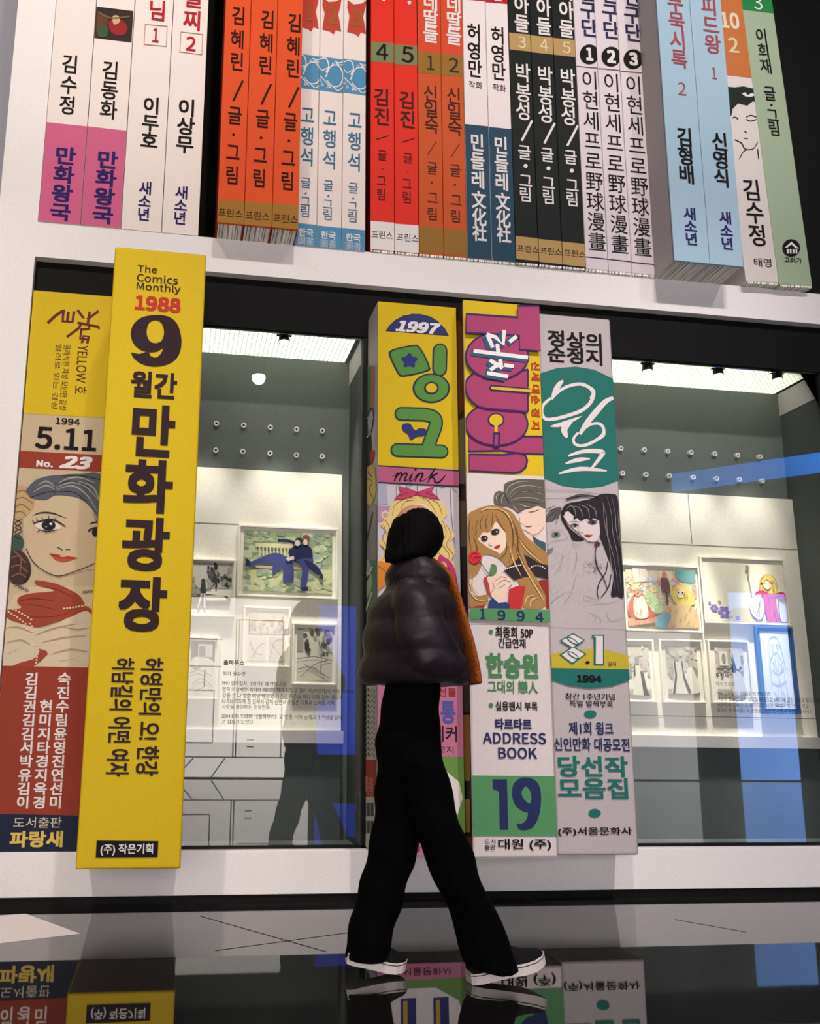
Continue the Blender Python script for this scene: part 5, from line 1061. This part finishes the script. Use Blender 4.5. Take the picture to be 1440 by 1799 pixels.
def d_pencil(F, asp):
    pc = mat((168, 172, 186)); F.poly([(0, 0), (1, 0), (1, 1), (0, 1)], mat((226, 228, 234)), 1)
    ST(F, [[(.3, .12), (.36, .08), (.5, .06), (.62, .1), (.66, .2)], [(.3, .15), (.26, .3), (.22, .5)], [(.66, .15), (.72, .3), (.8, .5)], [(.36, .16), (.4, .26), (.5, .28), (.58, .24), (.62, .14)], [(.4, .3), (.28, .4), (.24, .7), (.2, .92)], [(.58, .3), (.7, .42), (.74, .7), (.82, .92)], [(.2, .92), (.5, .95), (.82, .9)], [(.44, .34), (.48, .6), (.44, .9)], [(.56, .34), (.54, .6), (.6, .9)], [(.3, .5), (.5, .55), (.7, .5)], [(.26, .66), (.5, .7), (.76, .64)], [(.34, .4), (.42, .44), (.36, .5)], [(.6, .42), (.66, .48), (.6, .54)], [(.3, .78), (.4, .84), (.34, .9)], [(.6, .78), (.68, .84), (.62, .9)]], pc, .012, 2)
    F.disc((.44, .18), .02, .012, mat((110, 120, 150)), 3); F.disc((.55, .18), .02, .012, mat((110, 120, 150)), 3)
frame('framed pastel picture of a crowded royal court, next to the grey magazine', [(1085, 991), (1223.6, 995.4), (1234, 1113), (1096, 1108.7)], .03, d_court, GR_)
frame('large white framed picture of a blonde figure in pink with purple flowers', [(1224.5, 978), (1372.7, 983.5), (1386, 1099.7), (1235, 1095.7)], .01, d_pink, GR_)
frame('framed ink drawing of a couple, lower row nearest the grey magazine', [(1085, 1122.5), (1144.5, 1124.7), (1152.4, 1234.5), (1092, 1233.5)], .1, d_gown(1), GR_)
frame('framed ink drawing of a tall figure in a long black-edged gown', [(1153.7, 1123.4), (1229, 1124.7), (1239.5, 1235.6), (1161.6, 1235.6)], .1, d_gown(0), GR_)
frame('framed ink drawing with a small portrait, third in the lower row', [(1238, 1124.7), (1312, 1126), (1321, 1236), (1248.7, 1237)], .12, d_gown(2), GR_)
frame('framed faint pencil drawing on a wide blue mount', [(1320.5, 1101), (1386, 1101.5), (1405, 1255), (1337.5, 1254)], .075, d_pencil, GR_, mat((60, 98, 150), 0.5), mat((58, 96, 150), 0.7))

# ------------------------------------------------------------------ the walking person
def ring(c, a, b, n=28, sq=2.0):
    """closed oval about c with half axes a and b (vectors); sq > 2 squares it off"""
    out = []
    for i in range(n):
        t = 2*math.pi*i/n; ct, st = math.cos(t), math.sin(t)
        out.append(c + a*(math.copysign(abs(ct)**(2/sq), ct)) + b*(math.copysign(abs(st)**(2/sq), st)))
    return out
def loft(mb, rings, m, smooth=True):
    n = len(rings[0]); vs = [p for r in rings for p in r]
    fs = [(k*n+i, k*n+(i+1) % n, (k+1)*n+(i+1) % n, (k+1)*n+i) for k in range(len(rings)-1) for i in range(n)]
    fs += [tuple(range(n-1, -1, -1)), tuple(range((len(rings)-1)*n, len(rings)*n))]
    mb.add(vs, fs, m, smooth)
def ball(mb, c, rx, ry, rz, m, R=None):
    bm = bmesh.new(); bmesh.ops.create_uvsphere(bm, u_segments=24, v_segments=16, radius=1)
    M = Matrix.Translation(c) @ ((R.to_4x4()) if R is not None else Matrix.Identity(4)) @ Matrix.Diagonal((rx, ry, rz, 1))
    mb.add([M @ v.co for v in bm.verts], [[v.index for v in f.verts] for f in bm.faces], m, True); bm.free()
def fuse(mb, name, parent, voxel, m, smooth=6, disp=None):
    """one continuous skin over all the pieces in mb"""
    o = mb.build('shape'); 
    md = o.modifiers.new('r', 'REMESH'); md.mode = 'VOXEL'; md.voxel_size = voxel; md.use_smooth_shade = True
    if smooth: s = o.modifiers.new('s', 'SMOOTH'); s.iterations = smooth; s.factor = 0.5
    me = bpy.data.meshes.new_from_object(o.evaluated_get(bpy.context.evaluated_depsgraph_get()))
    bpy.data.objects.remove(o)
    me.name = name; me.materials.clear(); me.materials.append(m)
    L = Vector(parent.location)
    cs = [v.co.copy() for v in me.vertices]; ns = [v.normal.copy() for v in me.vertices]
    out = []
    for c, n in zip(cs, ns):
        q = (c+disp(c, n) if disp else c)-L; out += [q.x, q.y, q.z]
    me.vertices.foreach_set('co', out)
    me.polygons.foreach_set('use_smooth', [True]*len(me.polygons)); me.polygons.foreach_set('material_index', [0]*len(me.polygons)); me.update()
    r = bpy.data.objects.new(name, me); COL.objects.link(r); r.parent = parent
    return r
def cloth(name, rgb, rough, scale, bump, sheen=0.0, spec=0.2):
    m = bpy.data.materials.new(name); m.use_nodes = True; nt = m.node_tree; b = nt.nodes['Principled BSDF']
    b.inputs['Base Color'].default_value = tuple(lin(c) for c in rgb)+(1,); b.inputs['Roughness'].default_value = rough; b.inputs['Specular IOR Level'].default_value = spec
    b.inputs['Sheen Weight'].default_value = sheen
    tc = nt.nodes.new('ShaderNodeTexCoord'); n = nt.nodes.new('ShaderNodeTexNoise'); n.inputs['Scale'].default_value = scale; n.inputs['Detail'].default_value = 3
    bp = nt.nodes.new('ShaderNodeBump'); bp.inputs['Strength'].default_value = bump; bp.inputs['Distance'].default_value = 0.02
    nt.links.new(tc.outputs['Object'], n.inputs['Vector']); nt.links.new(n.outputs[0], bp.inputs['Height']); nt.links.new(bp.outputs[0], b.inputs['Normal'])
    return m
SKIN = mat((200, 150, 124), 0.5); PANTS = cloth('black_wool', (5, 5, 6), 0.9, 60, 0.3, 0.0, 0.05); JACK = cloth('plum_nylon', (36, 28, 34), 0.5, 14, 0.4, 0.0, 0.3); HAIRM = cloth('black_hair', (6, 5, 5), 0.7, 120, 0.3, 0.0, 0.06); LINING = cloth('rust_lining', (150, 78, 26), 0.85, 90, 0.5)
YP = -1.36
pelvis = at(722, 1235, YP)
person = thing('person', (pelvis.x, YP, 0), 'walking person in a short dark puffer jacket, black wide trousers and black bob hair', 'person')
X1 = Vector((1, 0, 0)); Y1 = Vector((0, 1, 0))
def sec(y, xl, xr, Yc, ry, sq=2.0):
    a, b = at(xl, y, Yc), at(xr, y, Yc); c = (a+b)/2
    return ring(c, (b-a)/2, Y1*ry, sq=sq)
# body: one skin from crown to ankles
fd = Vector((0.80, 0.58, -0.04)).normalized(); sd = Vector((0.58, -0.80, 0)).normalized(); ud = sd.cross(fd)*-1
if ud.z < 0: ud = -ud
Rh = Matrix((fd, sd, ud)).transposed()
hc = at(732, 938, YP)
mb = MB()
ball(mb, hc+ud*0.025-fd*0.005, 0.090, 0.072, 0.085, SKIN, Rh)
ball(mb, hc-ud*0.035+fd*0.030, 0.058, 0.054, 0.068, SKIN, Rh)
ball(mb, hc-ud*0.075+fd*0.058, 0.022, 0.024, 0.020, SKIN, Rh)           # chin
ball(mb, hc-ud*0.018+fd*0.092, 0.017, 0.012, 0.022, SKIN, Rh)           # nose
ball(mb, hc+ud*0.028+fd*0.074, 0.016, 0.045, 0.014, SKIN, Rh)           # brow
ball(mb, hc-ud*0.050+fd*0.080, 0.013, 0.022, 0.009, SKIN, Rh)           # mouth
for s in (1, -1): ball(mb, hc-ud*0.008+sd*0.072*s-fd*0.006, 0.018, 0.010, 0.030, SKIN, Rh)   # ears
loft(mb, [ring(hc-ud*0.06-fd*0.01, X1*0.048, Y1*0.05), ring(at(726, 1015, YP), X1*0.052, Y1*0.055)], SKIN)
loft(mb, [sec(1005, 704, 752, YP, .06), sec(1030, 698, 764, YP, .08), sec(1052, 684, 772, YP, .13), sec(1085, 672, 780, YP, .15), sec(1140, 672, 780, YP, .13), sec(1190, 692, 755, YP, .10), sec(1240, 690, 756, YP, .10), sec(1290, 692, 752, YP, .09)], SKIN)
def limb(pts, rs):
    rings = []
    for i, p in enumerate(pts):
        d = (pts[min(i+1, len(pts)-1)]-pts[max(i-1, 0)]).normalized(); a = d.cross(Y1).normalized() if abs(d.y) < .95 else X1; b = d.cross(a)
        rings.append(ring(p, a*rs[i], b*rs[i]))
    loft(mb, rings, SKIN)
limb([at(714, 1260, -1.32), at(700, 1440, -1.29), at(668, 1560, -1.27), at(642, 1672, -1.27)], (.070, .050, .045, .034))
limb([at(729, 1260, -1.40), at(762, 1450, -1.43), at(813, 1570, -1.43), at(856, 1685, -1.425)], (.070, .052, .045, .034))
limb([at(728, 1045, YP-.16), at(748, 1115, YP-.21), at(758, 1140, YP-.20)], (.045, .038, .03)); limb([at(728, 1045, YP+.16), at(742, 1115, YP+.2), at(758, 1140, YP+.20)], (.045, .038, .03))
# hands tucked into the jacket pockets, fingers curled
for s in (-1, 1):
    hp = at(757, 1143, YP+.19*s); ball(mb, hp+Vector((.02, 0, -.010)), .036, .016, .032, SKIN)
    for k in range(4): 
        q = hp+Vector((.046, -.004*s, .008-.014*k)); l = (.03, .036, .034, .026)[k]
        limb([q, q+Vector((l*.6, -.006*s, -.006)), q+Vector((l, -.018*s, -.014))], (.008, .0075, .006))
    limb([hp+Vector((.015, -.014*s, .018)), hp+Vector((.04, -.026*s, .02)), hp+Vector((.055, -.03*s, .012))], (.010, .009, .007))
fuse(mb, 'body', person, 0.007, SKIN, 4)
for s in (1, -1):
    mb = MB(); ball(mb, hc+ud*0.008+fd*0.078+sd*0.030*s, 0.012, 0.013, 0.011, mat((226, 222, 216), 0.2), Rh); ball(mb, hc+ud*0.008+fd*0.086+sd*0.030*s, 0.006, 0.007, 0.007, mat((30, 22, 18), 0.2), Rh)
    mb.build('eye', person, person.location)
mb = MB(); ball(mb, hc-ud*0.048+fd*0.088, 0.008, 0.020, 0.006, mat((160, 74, 70), 0.4), Rh); mb.build('lips', person, person.location)['label'] = 'rose lips'
# bob hair
mb = MB()
loft(mb, [sec(894, 716, 742, YP, .03), sec(900, 704, 754, YP, .07), sec(912, 692, 766, YP-.005, .095), sec(930, 684, 775, YP-.01, .108), sec(946, 681, 778, YP-.015, .112), sec(960, 679, 775, YP-.02, .11), sec(974, 677, 766, YP-.025, .105), sec(983, 679, 758, YP-.03, .095), sec(987, 684, 750, YP-.03, .08)], HAIRM)
for i in range(9):
    t = i/8; x = 682+72*t
    loft(mb, [ring(at(x, 965, YP-.10), X1*.014, Y1*.012), ring(at(x-1.5, 981, YP-.095), X1*.011, Y1*.010), ring(at(x-3, 989+(2 if i < 2 else 0), YP-.09), X1*.004, Y1*.004)], HAIRM)
fuse(mb, 'hair', person, 0.006, HAIRM, 3, lambda c, n: n*0.0011*math.sin(c.x*330+1.5*math.sin(c.z*22)))
# trousers
mb = MB()
loft(mb, [sec(1192, 678, 768, YP, .13), sec(1225, 676, 769, YP, .14), sec(1262, 668, 769, YP, .15), sec(1300, 662, 768, YP, .15), sec(1335, 664, 772, YP, .14), sec(1360, 668, 775, YP, .12)], PANTS)
loft(mb, [sec(1280, 664, 748, -1.31, .10), sec(1350, 662, 754, -1.30, .105), sec(1420, 659, 752, -1.29, .105), sec(1470, 653, 739, -1.28, .105), sec(1540, 637, 717, -1.27, .105), sec(1600, 621, 700, -1.27, .105), sec(1650, 610, 685, -1.27, .108), sec(1684, 605, 677, -1.27, .11)], PANTS)
loft(mb, [sec(1280, 690, 768, -1.41, .10), sec(1340, 700, 778, -1.42, .105), sec(1447, 724, 806, -1.43, .105), sec(1500, 744, 829, -1.43, .105), sec(1537, 760, 840, -1.43, .105), sec(1593, 786, 864, -1.43, .11), sec(1650, 806, 892, -1.43, .115), sec(1698, 817, 906, -1.43, .12)], PANTS)
fuse(mb, 'trousers', person, 0.009, PANTS, 5, lambda c, n: n*0.004*math.sin(c.z*38+c.x*22))
# short puffer jacket with raised collar
mb = MB()
loft(mb, [sec(1010, 700, 765, YP, .09), sec(1026, 690, 776, YP, .11), sec(1037, 674, 783, YP, .16), sec(1050, 658, 787, YP, .20), sec(1072, 650, 792, YP, .215), sec(1095, 645, 797, YP, .22), sec(1118, 640, 802, YP, .225), sec(1142, 637, 809, YP, .23), sec(1165, 634, 815, YP, .235), sec(1186, 633, 819, YP, .235), sec(1198, 637, 821, YP, .225), sec(1206, 648, 820, YP, .20)], JACK)
def collar(y, xl, xr, yy, ry, tilt):
    a, b = at(xl, y-tilt, YP), at(xr, y+tilt, YP); c = (a+b)/2
    return ring(c, (b-a)/2, Y1*ry)
loft(mb, [collar(1036, 694, 772, YP, .10, 5), collar(1033, 683, 785, YP, .132, 6), collar(1020, 680, 788, YP, .142, 6), collar(1004, 682, 782, YP, .138, 5), collar(990, 686, 770, YP, .125, 4), collar(982, 690, 758, YP, .11, 3), collar(979, 698, 748, YP, .09, 2)], JACK)
def tube(pts, rs, m):
    rings = []
    for i, p in enumerate(pts):
        d = (pts[min(i+1, len(pts)-1)]-pts[max(i-1, 0)]).normalized(); a = d.cross(Y1).normalized(); b = d.cross(a)
        rings.append(ring(p, a*rs[i], b*rs[i]*0.9))
    loft(mb, rings, m)
for s in (-1, 1):
    tube([at(722, 1030, YP+.13*s), at(730, 1060, YP+.17*s), at(737, 1090, YP+.20*s), at(745, 1122, YP+.22*s), at(756, 1142, YP+.22*s), at(778, 1160, YP+.20*s), at(800, 1174, YP+.18*s)], (.066, .086, .092, .090, .086, .078, .062), JACK)
def quilt(c, n):
    z = (c.z-0.98)/0.115
    return n*(0.010*abs(math.sin(math.pi*z))-0.006 + 0.004*math.sin(c.x*40+c.z*25))
fuse(mb, 'jacket', person, 0.009, JACK, 5, quilt)
mb = MB()
pts = [(752, 984, .10), (768, 996, .13), (783, 1020, .17), (793, 1056, .19), (803, 1095, .20), (812, 1130, .21), (820, 1165, .21), (827, 1204, .20)]
rings = []
for k, (x, y, yy) in enumerate(pts):
    rings.append(ring(at(x-5, y, YP+.04), X1*(.020+.001*k), Y1*(yy*.74)))
loft(mb, rings, LINING)
fuse(mb, 'jacket_lining', person, 0.008, LINING, 3)['label'] = 'rust orange lining edge'
# slip-on shoes with thick white soles
SOLE = mat((226, 216, 212), 0.6); SHOE = cloth('black_canvas', (14, 14, 15), 0.8, 200, 0.2); STRIPE = mat((22, 22, 24), 0.6)
def shoe(heel, toe, width):
    d = toe-heel; L = d.length; d.normalize(); s = d.cross(Vector((0, 0, 1))).normalized(); u = s.cross(d)
    prof = [(0.0, .55), (.04, .78), (.12, .92), (.3, .86), (.5, .88), (.68, 1.0), (.82, .95), (.93, .72), (.985, .42), (1.0, .18)]
    root_kw = dict(parent=person, origin=person.location)
    mb = MB(); th = 0.034
    for z0, z1, m, k in ((0.0, th*.78, SOLE, 1.0), (th*.78, th*.86, STRIPE, 1.008), (th*.86, th, SOLE, 1.0)):
        lo, hi = [], []
        loop = [(a, w) for a, w in prof]+[(a, -w) for a, w in reversed(prof)]
        for a, w in loop:
            lift = .016*max(0, (a-.7)/.3)**2
            lo.append(heel+d*(a*L)+s*(w*width/2*k)+u*(z0+lift)); hi.append(heel+d*(a*L)+s*(w*width/2*k)+u*(z1+lift))
        n = len(loop)
        mb.add(lo+hi, [(i, (i+1) % n, n+(i+1) % n, n+i) for i in range(n)]+[tuple(range(n)), tuple(range(n, 2*n))], m)
    so = mb.build('shoe_sole', **root_kw); so['label'] = 'thick white sole'
    mb = MB(); rings = []
    for a, w, h in ((.03, .70, .075), (.1, .84, .085), (.25, .80, .09), (.4, .80, .085), (.55, .84, .065), (.7, .92, .045), (.82, .88, .034), (.92, .68, .024), (.975, .40, .012)):
        lift = .016*max(0, (a-.7)/.3)**2
        c = heel+d*(a*L)+u*(th+lift-.004)
        rr = []
        for i in range(20):
            t = math.pi*i/19; rr.append(c+s*(math.cos(t)*w*width/2)+u*(math.sin(t)**.8*h))
        rings.append(rr+[c-s*(w*width/2*.5), c+s*(w*width/2*.5)])
    loft(mb, rings, SHOE)
    mb.build('shoe_upper', **root_kw)
shoe(at(607, 1689, -1.27), at(710, 1712, -1.29)+Vector((0, 0, .001)), 0.098)
shoe(at(824, 1727, -1.415)+Vector((0, 0, .001)), at(957, 1697, -1.40), 0.100)
bpy.data.curves.remove(PEN.data)
